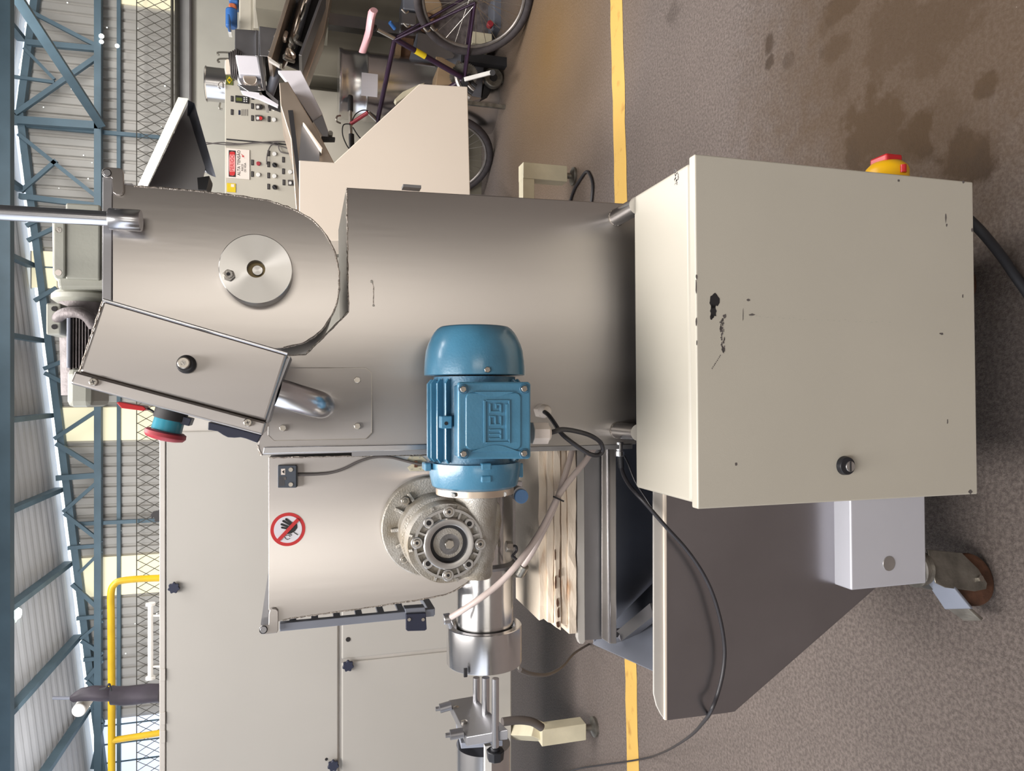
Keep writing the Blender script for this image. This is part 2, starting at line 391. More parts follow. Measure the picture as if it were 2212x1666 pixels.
for y0, a, b, m_, dd, nm in ((0, 252, 260, 'truss', .1, 'wall_rail'), (0, 377, 386, 'mesh', .12, 'wall_rail')):
    rect(a, -700, b, 1900, WY-dd, .06).build(nm, M[m_], wall)
# roof: corrugated sheets between purlins
ceil = bpy.data.objects.new('ceiling', None); COL.objects.link(ceil); ceil['kind'] = 'structure'
def roof_bay(xa, xb):
    mb = MB(); n = 98; L_ = 19.1; vs = []
    for i in range(n*4+1):
        y = -8 + L_*i/(n*4); d = (0, .022, .03, .008)[i % 4]
        vs += [(xa, y, roofz(xa)+d), (xb, y, roofz(xb)+d)]
    mb.add(vs, [(2*i, 2*i+2, 2*i+3, 2*i+1) for i in range(n*4)]); return mb
k = -9
xs = [RX-1.0*j for j in range(0, 10)]
for a, b in zip(xs[1:], xs[:-1]): roof_bay(a, b).build('roof_sheet', M['roof'], ceil)
xs2 = [RX+1.0*j for j in range(0, 10)]
for a, b in zip(xs2[:-1], xs2[1:]): roof_bay(a, b).build('roof_sheet', M['roof'], ceil)
for a in xs + xs2[1:]:
    MB().box((a-.03, -7.9, roofz(a)-.11), (a+.03, 10.9, roofz(a)-.005)).build('purlin', M['truss'], ceil)
ys = [(-900, 0), (-500, 0)]
def truss(Y, webs, label):
    r = thing('roof_truss', label, 'truss', 'blue-grey steel roof trusses'); r['kind'] = 'structure'
    del r['category']
    zc = 3.99
    for nm, pts in (('top_chord', [(-5.4, roofz(-5.4)-.17), (RX, roofz(RX)-.17)]), ('top_chord', [(RX, roofz(RX)-.17), (12.4, roofz(12.4)-.17)]), ('bottom_chord', [(-5.2, zc), (12.4, zc)])):
        MB().bar((pts[0][0], Y+(.055 if nm == 'top_chord' else 0), pts[0][1]), (pts[1][0], Y+(.055 if nm == 'top_chord' else 0), pts[1][1]), .085, .1).build(nm, M['truss'], r)
    for a, b, wd in webs:
        MB().bar(a, b, wd).build('web_member', M['truss'], r)
    return r
def webs_auto(Y, x0, x1, step):
    out = []; x = x0; up = False
    while x < x1:
        out.append(((x, Y, 3.99), (x, Y, roofz(x)-.17), .06))
        if up: out.append(((x, Y, 3.99), (x+step, Y, roofz(x+step)-.17), .045))
        else: out.append(((x+step, Y, 3.99), (x, Y, roofz(x)-.17), .045))
        x += step; up = x > RX-.5
    return out
wpx = [((58,92),(218,107),.07),((34,246),(217,118),.06),((27,260),(218,273),.1),((60,22),(218,104),.05),((40,290),(217,432),.05),((122,347),(45,414),.05),((42,424),(217,446),.07),
       ((30,166),(118,178),.04),((52,104),(118,172),.04),((57,488),(105,465),.05),((75,650),(122,622),.05),((60,520),(217,446),.05),((95,797),(150,775),.05),((97,806),(218,868),.05),
       ((118,948),(218,882),.05),((122,958),(218,1018),.06),((122,1033),(221,1026),.07),((137,1106),(219,1034),.045),((139,1109),(220,1172),.045),((147,1184),(220,1178),.05),((171,1238),(220,1190),.04),
       ((156,1262),(220,1321),.05),((166,1336),(222,1331),.05),((175,1380),(222,1341),.04),((176,1384),(222,1413),.05),((181,1425),(222,1421),.05),((186,1468),(222,1426),.05),((188,1472),(222,1502),.045),((206,1530),(222,1562),.05),((200,1660),(222,1560),.05)]
truss(WY-.2, [(P(a[0],a[1],WY-.2), P(b[0],b[1],WY-.2), wd) for a, b, wd in wpx], 'steel truss along the end wall')
truss(7.74, webs_auto(7.74, -5.0, 11, .98), 'nearer steel truss crossing above, at the left edge of the picture')
truss(4.48, webs_auto(4.48, -5.0, 11, .98), 'steel truss over the machines')
br = MB().bar(P(21, -30, 8.2), P(217, 268, WY-.3), .1).build('brace', M['truss']); struct(br); br['label'] = 'long diagonal roof brace'; br.name = 'roof_brace'
for a in (7.9, -1.9):
    pass
MB().bar((RX-.15, WY-.12, zb), (RX-.15, WY-.12, roofz(RX)-.2), .05).build('wall_column', M['truss'], wall)
MB().bar((-1.87, WY-.12, zb), (-1.87, WY-.12, roofz(-1.87)-.2), .05).build('wall_column', M['truss'], wall)
# unseen sides of the hall
wl = struct(MB().box((-5.75, -8.2, 0), (-5.55, 11.2, 4.4)).build('wall_left', M['masonry']))
wr = struct(MB().box((12.6, -8.2, 0), (12.8, 11.2, 4.4)).build('wall_right', M['masonry']))
wf = struct(MB().box((-5.55, -8.4, 0), (12.6, -8.2, 5.2)).build('wall_front', mat('grey_front_wall', (168, 160, 154), .8, 0, .05, 2)))

# pinholes of daylight in the cladding, and a made-up lamp standing in for a sun glint
dots = MB()
for i in range(70):
    px, py = random.uniform(60, 370), random.uniform(0, 1500)
    p_ = P(px, py, WY-.06); r_ = random.uniform(.004, .011)
    if p_.z < roofz(p_.x)-.2: dots.lathe(p_, (0, 1, 0), [(0, r_), (.004, r_)], 6, False)
for px, py, r_ in ((219, 78, .035), (219, 90, .03), (253, 99, .03), (70, 1287, .03)):
    dots.lathe(P(px, py, WY-.28), (0, 1, 0), [(0, r_), (.004, r_)], 8, False)
ph = dots.build('daylight_pinholes', M['gap'], wall); ph['kind'] = 'stuff'
hb_ = thing('glint_lamp', 'made-up hanging lamp standing in for a glint of sun through the roof, lower left edge', 'lamp')
lp0 = P(34, 1326, 9.2)
MB().lathe(lp0, (0, 0, 1), [(0, .10), (.05, .085), (.10, .04), (.16, .035)], 24, caps=False).build('reflector', M['sheet'], hb_)
MB().lathe(lp0+Vector((0, 0, -.01)), (0, 0, 1), [(-.045, .02), (-.035, .05), (0, .07), (.02, .06)], 20).build('bulb', M['lamp'], hb_)
MB().cyl(lp0+Vector((0, 0, .15)), (lp0.x, lp0.y, roofz(lp0.x)-.005), .01, n=8).build('hanger', M['truss'], hb_)
# ================================================================== machines at the back of the hall
# --- big off-white cabinet on the left
CY = 3.25
cab = thing('machine_cabinet', 'large off-white machine cabinet with black star knobs behind the steel hopper', 'cabinet')
a = P(343, 1900, CY); zt = P(344, 1300, CY).z; xr = P(700, 800, CY).x; zbot = .42
b1 = MB().box((-3.6, CY+.012, zbot), (xr, CY+.75, zt)); b1.build('body', M['cream_edge'], cab, .004)
def panel(nm, x0, y0, x1, y1, m='cream_cab', par=cab, Y=CY, bev=.006, d=.014): return rect(x0, y0, x1, y1, Y, d).build(nm, M[m], par, bev)
panel('panel', 358, 930, 731, 1980); panel('panel', 738, 930, 1105, 1406)
panel('panel', 738, 1413, 1105, 1980)
rect(344, 930, 357, 1980, CY-.004, .02).build('top_rail', M['cream_edge'], cab, .003)
for y in (1446, 1540, 1580): rect(345, y, 357, y+26, CY-.008, .01).build('latch', M['cream_edge'], cab, .002)
def star_knob(px, py, par, Y, r=11):
    mb = MB(); c = P(px, py, Y-.022); R_ = S(r, px, py, Y); pts = []
    for i in range(42):
        a_ = 2*PI*i/42; q = R_*(1 + .13*math.cos(7*a_)); pts.append(c + Vector((math.cos(a_)*q, 0, math.sin(a_)*q)))
    mb.prism(pts, (0, .014, 0), True); mb.lathe(c+Vector((0, .01, 0)), (0,1,0), [(0, R_*.5), (.014, R_*.5)], 12)
    return mb.build('star_knob', M['navy'], par, .0015)
for q in ((375, 1271), (752, 1440), (720, 1656)): star_knob(q[0], q[1], cab, CY)
for q in ((705, 1641, 3), (752, 1382, 5)): disc(q[0], q[1], CY-.002, q[2], .006).build('screw_hole', M['dark'], cab)
# levelling feet
def foot_leg(par, x_, y_, z_, m='cream_leg', wd=.075):
    MB().box((x_-wd/2, y_-wd/2, .06), (x_+wd/2, y_+wd/2, z_)).build('leg', M[m], par, .003)
    MB().cyl((x_, y_, .02), (x_, y_, .07), .014, n=12).lathe((x_, y_, 0), (0, 0, 1), [(0, .045), (.012, .045), (.022, .02)], 20).build('levelling_foot', M['zinc'], par)
q = PZ(1286, 1570, 0)
foot_leg(cab, q.x, q.y, P(1165, 1580, q.y).z)
# slanting upper length of the leg
MB().bar(P(1168, 1578, q.y), P(1105, 1576, CY+.1), .08, .075).build('leg_gusset', M['cream_leg'], cab, .003)
MB().tube(crv([P(1085, 1560, q.y-.1), P(1120, 1556, q.y-.09), P(1150, 1560, q.y-.08), P(1170, 1572, q.y-.07)], 5), .018, 12).build('grey_pipe', M['cable_grey'], cab)
for x_, y_ in ((-3.4, q.y), (-3.4, q.y+.5), (-.05, q.y+.5), (-.05, CY+.1)): foot_leg(cab, x_, y_, .43)
# things standing on it
tb = thing('tarp_wrapped_post', 'dark tarp-wrapped machine post with a white tub, on the off-white cabinet', 'machine')
TY = 3.5
def wrap(pts_c, Y, m, nm, par, n=20):
    mb = MB(); rings = []
    for (px, py, r) in pts_c: rings.append((P(px, py, Y), S(r, px, py, Y)))
    vs = []
    for j, (c, r) in enumerate(rings):
        for i in range(n):
            a_ = 2*PI*i/n; rr = r*(1+.12*math.sin(3*a_+j*.9)+random.uniform(-.05, .05)); vs.append(c+Vector((math.cos(a_)*rr, math.sin(a_)*rr, 0)))
    mb.add(vs, [(j*n+i, j*n+(i+1)%n, (j+1)*n+(i+1)%n, (j+1)*n+i) for j in range(len(rings)-1) for i in range(n)], True)
    mb.add([vs[i] for i in range(n)], [tuple(range(n))]); mb.add([vs[(len(rings)-1)*n+i] for i in range(n)], [tuple(range(n))])
    return mb.build(nm, M[m], par)
wrap([(345, 1500, 19), (320, 1500, 20), (290, 1502, 19), (262, 1503, 19), (240, 1500, 20)], TY, 'tarp', 'lower_wrap', tb)
wrap([(242, 1502, 13), (225, 1500, 16), (200, 1498, 15), (175, 1500, 13), (160, 1506, 10), (152, 1508, 5)], TY, 'tarp', 'upper_wrap', tb)
disc(170, 1536, TY-.02, 14, .12).build('white_tub', M['white'], tb, .004)
MB().tube([P(160, 1508, TY), P(114, 1508, TY)], .007, 10).build('metal_rod', M['blue_grey'], tb)
MB().tube(crv([P(215, 1490, TY-.06), P(228, 1486, TY-.08), P(236, 1478, TY-.08), P(240, 1492, TY-.05)], 5), .004, 8).build('wire_tie', M['rubber'], tb)
hr = thing('handrail', 'yellow tubular handrail above the off-white cabinet', 'handrail'); HY = 3.9
MB().tube(crv([P(348, 1249, HY), P(300, 1251, HY), P(262, 1255, HY), P(248, 1262, HY), P(240, 1280, HY), P(240, 1340, HY), P(241, 1500, HY), P(241, 1760, HY)], 8), .0165, 14).build('top_rail', M['yellow_paint'], hr)
MB().tube([P(241, 1600, HY), P(350, 1583, HY)], .0155, 14).build('post', M['yellow_paint'], hr)
tag(MB().cyl(P(325, 1306, 3.42), P(325, 1464, 3.42), .011, n=12).cyl(P(325, 1303, 3.42), P(325, 1308, 3.42), .02, n=12).cyl(P(325, 1462, 3.42), P(325, 1467, 3.42), .02, n=12).cyl(P(325, 1330, 3.42), P(347, 1330, 3.42), .005, n=8).cyl(P(325, 1440, 3.42), P(347, 1440, 3.42), .005, n=8).build('white_tube', M['white']), 'white tube with end caps lying along the cabinet top', 'tube')
tag(poly([(345,1127),(345,1100),(340,1104),(330,1106),(325,1112),(327,1122),(331,1117),(334,1122),(333,1127)], 3.4, .02).build('black_hook', M['ink'], None, .002), 'small black hook standing on the cabinet edge', 'hook')

# --- cylinder and slide unit at the far left bottom
cy = thing('slide_unit', 'steel slide unit: plate on three rods in front of a polished cylinder', 'machine part')
X0 = P(1050, 1590, 1.22).x
MB().cyl(P(1044, 1606, 1.29), P(1044, 1800, 1.29), .050, n=40).build('cylinder', M['steel_tube'], cy)
MB().hexa([P(1008,1593,1.20), P(1097,1577,1.16), P(1023,1504,1.36), P(969,1513,1.36)], [P(1008,1613,1.20), P(1097,1598,1.16), P(1023,1522,1.36), P(969,1531,1.36)]).build('end_plate', M['steel_dark'], cy, .001)
MB().hexa([P(996,1606,1.24), P(1086,1600,1.21), P(1040,1560,1.36), P(985,1560,1.36)], [P(996,1618,1.24), P(1086,1612,1.21), P(1040,1572,1.36), P(985,1572,1.36)]).build('back_plate', M['blue_grey'], cy, .001)
MB().cyl(P(1029,1464,1.33), P(1029,1520,1.33), S(7.5,1029,1490,1.33), n=16).build('guide_rod', M['steel_pol'], cy)
MB().cyl(P(1049,1464,1.26), P(1049,1548,1.26), S(8.5,1049,1500,1.26), n=16).build('guide_rod', M['steel_pol'], cy)
MB().cyl(P(1070,1466,1.17), P(1070,1618,1.17), S(8,1070,1500,1.17), n=16).build('guide_rod', M['steel_pol'], cy)
MB().cyl(P(1070,1614,1.17), P(1070,1622,1.17), .0085, n=12).cyl(P(1070,1620,1.17), P(1070,1642,1.17), .0155, .0135, n=8).build('adjusting_knob', M['black'], cy, .0015)
for a_, b_, Y in (((974,1524),(950,1531),1.33), ((1000,1583),(972,1588),1.22)):
    f = MB().cyl(P(*a_, Y), P(*b_, Y), .0085, n=14); e = P(*b_, Y); f.cyl(e, e+Vector((0,0,.008)), .004, n=10); f.build('fitting', M['steel_dark'], cy)
for q_ in ((986, 1532, 1.325), (1003, 1563, 1.255)):
    p_ = P(*q_); MB().lathe(p_, (1, 0, 0), [(0, .006), (.004, .006), (.006, .002)], 12).build('screw', M['bolt'], cy)
rect(1048, 1612, 1062, 1800, 1.20, .01).build('white_rail', M['white'], cy)

# --- cabinet with the control panel (right of the hopper)
AY = 5.3
cp = thing('control_cabinet', 'cream control cabinet with a danger sign, dark labels and round buttons', 'cabinet')
a = P(486, 172, AY); b = P(486, 470, AY)
MB().box((b.x, AY, .12), (a.x, AY+.38, a.z)).build('body', M['cream'], cp, .004)
MB().box((b.x+.02, AY+.02, 0), (a.x-.02, AY+.36, .12)).build('plinth', M['grey_cab'], cp)
rect(489, 306, 640, 309, AY-.002, .004).build('door_gap', M['ink'], cp)
sg = rect(489, 322, 539, 386, AY-.006, .004).build('danger_sign', M['label_white'], cp)
rect(494, 325, 509, 382, AY-.0075, .002).build('header', M['ink'], sg)
ov = MB(); c = P(501.5, 353.5, AY-.009); pts = []
for i in range(40):
    a_ = 2*PI*i/40; pts.append(c+Vector((math.copysign(abs(math.cos(a_))**.6, math.cos(a_))*S(26,500,353,AY), 0, math.copysign(abs(math.sin(a_))**.9, math.sin(a_))*S(6.2,500,353,AY))))
ov.prism(pts, (0, .001, 0)).build('oval', M['sign_pink'], sg)
poly([(496.5,328),(506.5,328),(508,334),(495,334)], AY-.0095, .0005).build('oval_end', M['sign_red'], sg)
poly([(496.5,379),(506.5,379),(508,371),(495,371)], AY-.0095, .0005).build('oval_end', M['sign_red'], sg)
text('PERIGO', 501.5, 352.5, AY-.010, .034, M['sign_red'], sg, 1.0)
text('ALTA TENSÃO', 516, 352, AY-.0075, .027, M['ink'], sg)
text('RISCO', 523.5, 362, AY-.0075, .017, M['ink'], sg); text('DE VIDA', 529.5, 362, AY-.0075, .017, M['ink'], sg)
poly([(520,332),(524,337),(522,338),(529,342),(525,339),(528,338)], AY-.0075, .001).build('lightning_bolt', M['sign_red'], sg)
rect(490, 396, 509, 415, AY-.004, .003).build('yellow_label', M['yel_label'], cp)
rect(499, 398, 506, 404, AY-.0055, .003).build('label_print', M['label_white'], cp)
for x_, y_ in ((545,351),(545,376),(580,331),(580,355),(580,379),(580,403),(612,345),(612,370),(613,394),(501,213),(501,242),(546,209),(545,229),(545,255),(582,233),(581,257)):
    rect(x_-2.7, y_-6, x_+2.7, y_+6, AY-.005, .005).build('label_plate', M['ink'], cp, .0008)
    rect(x_-.9, y_-4.4, x_+.9, y_+4.4, AY-.0055, .001).build('label_print', M['cable_grey'], cp)
for x_, y_, m_, k in ((558,353,'red_dull',1),(558,377,'white',1),(593,332,'white',1),(593,356,'ink',2),(593,380,'white',1),(593,404,'ink',2),(627,371,'white',1),(592,234,'white',1),(592,258,'white',1)):
    mb = disc(x_, y_, AY-.012, 4.4 if k == 1 else 5, .012, n=16)
    if k == 2: mb.bar(P(x_-3, y_-4, AY-.018), P(x_+4, y_+5, AY-.018), .008, .012)
    mb.build('push_button' if k == 1 else 'selector', M[m_], cp, .002)
for x_, y_, m2 in ((557,231,'ink'),(557,255,'sign_red'),(627,395,'ink')):
    mb = MB(); mb.tube([P(x_-5, y_, AY-.006), P(x_+6, y_, AY-.006)], .02, 14); mb.build('twin_button', M['cable_grey'], cp)
    disc(x_, y_, AY-.03, 3, .01).build('white_centre', M['white'], cp); disc(x_+6, y_, AY-.029, 3.6, .01).build('button', M[m2], cp)
rect(508, 207, 537, 222, AY-.012, .012).build('display_unit', M['ink'], cp, .003)
for i in range(3):
    for j in range(2): rect(526+j*5, 210+i*4, 529+j*5, 212+i*4, AY-.014, .003).build('key', M['white'], cp)
rect(510, 211, 523, 218, AY-.0135, .003).build('screen', M['green'], cp)
rect(515, 238, 519, 248, AY-.003, .003).build('blue_print', M['navy'], cp)
for i in range(4): rect(522+i*4, 236, 523+i*4, 250, AY-.002, .002).build('printed_line', M['cable_grey'], cp)
fl = rect(488, 163, 503, 183, AY-.006, .006).build('green_label', M['green'], cp)
poly([(495.5,165),(501,173),(495.5,181),(490,173)], AY-.008, .002).build('yellow_diamond', M['yel_label'], fl)
disc(495.5, 173, AY-.010, 3, .002, n=16).build('dot', M['green'], fl)
for pts in ([(445,308),(470,311),(500,313),(540,310),(590,306),(620,307),(640,312)], [(445,312),(480,308),(520,311),(560,308),(600,314),(640,328)], [(576,355),(577,335),(583,318),(592,309),(602,309)], [(601,315),(604,325),(612,330),(640,333)]):
    MB().tube(crv([P(x_, y_, AY-.02) for x_, y_ in pts], 6), .0045, 6).build('loose_wire', M['cable_grey'], cp)
pt = thing('steel_pot', 'polished stainless pot standing on the cream control cabinet', 'pot')
p0 = P(489, 186, AY+.22); p1 = P(450, 186, AY+.22); rr = S(35, 470, 186, AY+.22)
MB().lathe((p0.x, p0.y, P(486,172,AY).z+.004), (0, 0, 1), [(0, rr*.97), (0, rr), (p1.z-P(486,172,AY).z, rr), (p1.z-P(486,172,AY).z+.008, rr*1.06), (p1.z-P(486,172,AY).z+.012, rr*1.0)], 40).build('pot_body', M['steel_tube'], pt)
MB().tube(crv([P(476,192,AY-.02), P(472,187,AY-.03), P(474,180,AY-.03), P(481,178,AY-.02), P(482,190,AY-.02)], 4), .004, 8).build('ring_handle', M['bolt'], pt)
MB().tube(crv([P(476,222,AY+.1), P(474,234,AY+.1), P(481,236,AY+.1)], 4), .007, 8).build('clip', M['zinc'], pt)
lp = thing('white_canister', 'small white canister beside the polished pot', 'canister')
poly([(485,150),(486,130),(491,127),(500,130),(503,142),(504,160),(488,160)], AY+.1, .12).build('canister_body', M['cream_bright'], lp, .004)

# --- stainless machine with trough behind
tm = thing('trough_machine', 'stainless machine with an open inclined trough full of screw parts', 'machine')
BY = 4.7
(MB().tube(crv([P(502,114,AY+.25),P(472,113,AY+.25),P(470,117,AY+.25),P(474,119,AY+.25)],3), .006, 8).tube(crv([P(502,127,AY+.25),P(475,127,AY+.25),P(470,131,AY+.25),P(471,134,AY+.25),P(475,133,AY+.25)],3), .006, 8).tube([P(500,114,AY+.25),P(500,128,AY+.25)], .006, 8).build('wire_hook', M['mesh'], tm))
poly([(507,62),(552,65),(552,122),(507,119)], BY, .3).build('grey_housing', M['steel_dark'], tm, .004)
poly([(552,64),(560,66),(560,122),(552,121)], BY-.03, .32).build('clamp_strip', M['steel_pol'], tm, .003)
poly([(560,56),(612,63),(594,124),(561,121)], BY-.05, .3).build('side_box', M['steel_dark'], tm, .004)
for q_ in ((594,76),(582,108)): disc(q_[0], q_[1], BY-.06, 2.6, .01).build('bolt', M['bolt'], tm)
poly([(508,118),(556,121),(564,163),(516,160)], BY-.08, .2).build('bright_cover', M['paper_white'], tm, .006)
poly([(556,119),(567,121),(577,212),(570,211)], BY-.1, .25).build('edge_flange', M['steel_pol'], tm, .003)
for i in range(6): 
    p_ = P(499+i*4.2, 140, BY+.05); MB().lathe(p_-Vector((.0,0,0)), (0, 0, -1), [(0, S(33-abs(i-3)*2,500,140,BY)), (.006, S(33-abs(i-3)*2,500,140,BY))], 28).build('cooling_fin', M['cable_grey'], tm)
MB().cyl(P(497,140,BY+.05), P(525,140,BY+.05), S(24,500,140,BY), n=24).build('motor_body', M['rubber'], tm)
disc(540, 170, BY-.02, 26, .12).build('drive_cover', M['steel_dark'], tm, .01); disc(540, 170, BY-.06, 14, .05).build('hub', M['steel_warm'], tm, .004)
poly([(512,182),(560,186),(600,228),(600,218),(575,196),(540,200)], BY-.1, .02).build('guard', M['steel_pol'], tm, .002)
poly([(520,195),(560,200),(602,226),(600,232),(560,214),(524,203)], BY-.12, .02).build('bright_ledge', M['paper_white'], tm, .002)
for q_ in ((560,185),(563,202)): disc(q_[0], q_[1], BY-.13, 3, .02).build('bolt', M['bolt'], tm)
# trough: two raised sides and a dark bed
ang = [(628,-40),(710,-40),(652,140),(583,122)]
poly([(640,-60),(712,-60),(646,150),(583,124)], BY-.1, .02).build('trough_bed', M['dark'], tm)
poly([(630,-40),(638,-40),(587,127),(578,123)], BY-.34, .26).build('trough_side', M['steel_warm'], tm, .003)
poly([(700,-30),(706,-30),(652,121),(645,119)], BY-.34, .26).build('trough_side', M['steel_dark'], tm, .003)
MB().tube([P(668,-30,BY-.16), P(625,118,BY-.16)], .035, 12).build('screw_shaft', M['steel_dark'], tm)
for i in range(9):
    t = i/8; p_ = P(665-42*t, -20+140*t, BY-.17); ax = Vector((.25, -.25+random.uniform(-.2,.2), .9)); MB().lathe(p_, ax, [(0, .085), (.008, .085)], 18).build('screw_flight', M['steel_warm' if i % 3 else 'zinc'], tm)
for i in range(7):
    a_ = (632+random.uniform(-14,14), 95+random.uniform(-25,35)); MB().tube(crv([P(a_[0], a_[1], BY-.3), P(a_[0]+random.uniform(-10,10), a_[1]+10, BY-.32), P(a_[0]+random.uniform(-6,16), a_[1]+18, BY-.28)], 4), .012, 8).build('loose_part', M['steel_warm' if i % 2 else 'zinc'], tm)
for q_ in ((574,18),(580,35)): pass
poly([(583,124),(606,140),(604,144),(580,130)], BY-.36, .03).build('trough_lip', M['cream_edge'], tm, .002)
poly([(712,-60),(724,-60),(700,70),(680,120),(660,175),(640,170),(650,140)], BY-.02, .25).build('under_frame', M['steel_warm'], tm, .004)
poly([(572,122),(583,125),(602,165),(604,218),(578,208)], BY, .2).build('side_cheek', M['dark'], tm)
MB().tube([P(578,212,BY-.05), P(600,150,BY-.05)], .03, 12).build('cross_tube', M['blue_grey'], tm)
for x_ in (2.45, 2.75): MB().bar((x_, BY+.25, 0), (x_, BY+.25, 1.3), .08).build('leg', M['steel_dark'], tm)
MB().box((2.4, BY+.1, 1.15), (2.85, BY+.5, 1.6)).build('chassis', M['grey_cab'], tm)
# back blocks
bk = thing('cream_machine', 'cream box-shaped machine behind the inclined trough', 'machine')
MB().box((2.25, 5.36, .0), (3.6, 5.58, P(545, 30, 5.4).z)).build('body', M['grey_cab'], bk, .01)
poly([(547,-40),(606,-40),(613,25),(606,62),(548,60)], 5.35, .04).build('cream_cover', M['cream'], bk, .004)
disc(597, 46, 5.3, 7, .05).build('grey_knob', M['blue_grey'], bk)
rect(555, -20, 575, 5, 5.33, .03).build('hinge', M['white'], bk, .004)
bm_ = thing('blue_motor', 'small bright blue motor with an orange plug on the cream machine', 'motor')
MB().cyl(P(500,20,5.45)+Vector((0,0,0)), P(500,60,5.45), S(12,500,40,5.45), n=20).build('motor_body', M['blue_motor'], bm_, .01)
rect(490, 30, 496, 55, 5.3, .1).build('terminal_box', M['blue_motor'], bm_, .006)
disc(502, 12, 5.42, 8, .08, n=14).build('orange_plug', M['orange'], bm_, .01); rect(494, -25, 514, 4, 5.4, .15).build('blue_valve', M['blue_motor'], bm_, .01)
rect(493, 62, 500, 72, 5.4, .06).build('white_block', M['white'], bm_)
MB().box((P(516,50,5.4).x-.15, 5.4, P(545,30,5.4).z), (P(516,50,5.4).x+.4, 5.56, P(516,50,5.4).z)).build('mounting_block', M['cream'], bm_, .01)

# --- grey inclined hopper with black strip, in front of the control cabinet
gh = thing('inclined_hopper', 'grey inclined sheet-metal hopper with a black strip beside the control cabinet', 'hopper')
GY = 4.2
poly([(603,178),(622,176),(690,290),(722,352),(735,460),(640,460),(628,300),(606,228)], GY, .5).build('hopper_side', M['steel_warm'], gh, .004)
poly([(622,238),(633,238),(651,400),(646,410)], GY-.02, .015).build('black_strip', M['ink'], gh)
poly([(600,152),(650,152),(697,246),(676,262),(622,180)], GY+.15, .04).build('chute_sheet', M['paper_white'], gh, .003)
poly([(676,262),(697,248),(712,292),(700,300)], GY+.1, .05).build('chute_lip', M['steel_pol'], gh, .002)
poly([(654,264),(658,266),(697,320),(695,325),(690,320)], GY-.1, .1).build('bright_rim', M['cream_bright'], gh, .002)
poly([(652,268),(690,322),(690,352),(645,350)], GY-.05, .03).build('dark_inner', M['steel_dark'], gh)
poly([(694,294),(724,296),(724,302),(694,302)], GY+.05, .05).build('black_clamp', M['ink'], gh, .003); disc(714, 287, GY+.02, 5, .06).build('clamp_knob', M['zinc'], gh)
for x_ in (.85, 1.2): MB().bar((x_, GY+.3, 0), (x_, GY+.3, 1.1), .06).build('leg', M['steel_dark'], gh)
# --- large grey cabinet behind drum
gc = thing('grey_cabinet', 'large grey-green cabinet behind the barrel, with small black knobs', 'cabinet')
z_ = P(640, 250, 5.7).z
MB().box((1.1, 5.7, 0), (2.45, 6.3, z_)).build('body', M['grey_cab'], gc, .006)
MB().box((2.5, 5.62, .05), (3.8, 6.3, P(700, 50, 5.62).z)).build('side_body', M['grey_cab'], gc, .006)
rect(708, -50, 711, 112, 5.615, .01).build('seam', M['ink'], gc)
for q_ in ((688,218),(690,208),(700,160),(712,172),(710,150)): disc(q_[0], q_[1], 5.66, 4, .05).build('knob', M['ink'], gc)
rect(640, 318, 735, 321, 5.69, .02).build('seam', M['ink'], gc)
sw = rect(775, 15, 826, 66, 5.58, .04).build('red_switch_plate', M['label_white'], gc, .003)
rect(781, 20, 822, 62, 5.575, .01).build('plate_print', M['blue_grey'], sw)
disc(790, 38, 5.56, 9, .02).build('red_button', M['red'], sw); disc(817, 40, 5.56, 9, .02).build('red_button', M['red'], sw)
# --- steel barrel
ba = thing('steel_barrel', 'brushed steel barrel with hoops and a white label behind the bicycle', 'barrel')
DY = 5.0; bx = P(800, 190, DY); r_ = S(70, 800, 190, DY); zt_ = P(731, 190, DY).z; zb_ = .0
MB().lathe((bx.x, bx.y, zb_), (0,0,1), [(0, r_*.96), (.0, r_), (zt_*.35, r_), (zt_*.36, r_*1.02), (zt_*.37, r_), (zt_-.2, r_), (zt_-.19, r_*1.025), (zt_-.17, r_*1.025), (zt_-.16, r_), (zt_-.03, r_), (zt_-.02, r_*1.03), (zt_, r_*1.03), (zt_, r_*.98)], 48).build('barrel_body', M['steel_tube'], ba)
p_ = P(797, 186, DY); th = []
lb = MB(); xs_ = []
for i in range(9):
    a_ = -PI/2 - .62 + .62*i/8; xs_.append(Vector((bx.x+math.cos(a_)*(r_+.009), bx.y+math.sin(a_)*(r_+.009), 0)))
z1_, z2_ = P(816, 186, DY-r_).z, P(781, 186, DY-r_).z
lb.add([v+Vector((0,0,z1_)) for v in xs_]+[v+Vector((0,0,z2_)) for v in xs_], [(i,i+1,10+i,9+i) for i in range(8)]).build('white_label', M['paper_white'], ba)
MB().tube(crv([P(735,250,DY-.3),P(728,252,DY-.33),P(727,262,DY-.33),P(735,266,DY-.3)],4), .006, 8).build('wire_handle', M['bolt'], ba)
# --- loose sheets, cardboard and boxes behind the wheel
tag(poly([(870,178),(880,140),(892,100),(900,72),(945,78),(1020,118),(962,185),(925,190)], 4.85, .012).build('metal_sheet', M['blue_grey'], None, .002), 'bare grey sheet leaning behind the purple bicycle frame', 'sheet')
tag(poly([(903,70),(945,78),(982,120),(978,126),(940,128),(898,110)], 4.8, .01).build('metal_sheet', M['steel_dark'], None, .002), 'dull steel sheet corner just behind the rear tyre', 'sheet')
cb = thing('cardboard_box', 'flattened brown cardboard box beside the pedal crank', 'box')
poly([(948,140),(942,183),(1008,184),(1006,178),(1003,158),(960,130)], 4.55, .25).build('box_side', M['card'], cb, .002)
poly([(942,122),(955,124),(1006,152),(1004,166),(944,134)], 4.5, .02).build('box_flap', M['card'], cb, .001)
MB().box((P(975,118,4.6).x-.03, 4.6, 0), (P(975,118,4.6).x+.03, 4.66, P(1000,118,4.6).z)).build('box_support', M['rubber'], cb)
wc = thing('timber_frame', 'brown timber frame piece with pale edge strips behind the bicycle frame', 'timber')
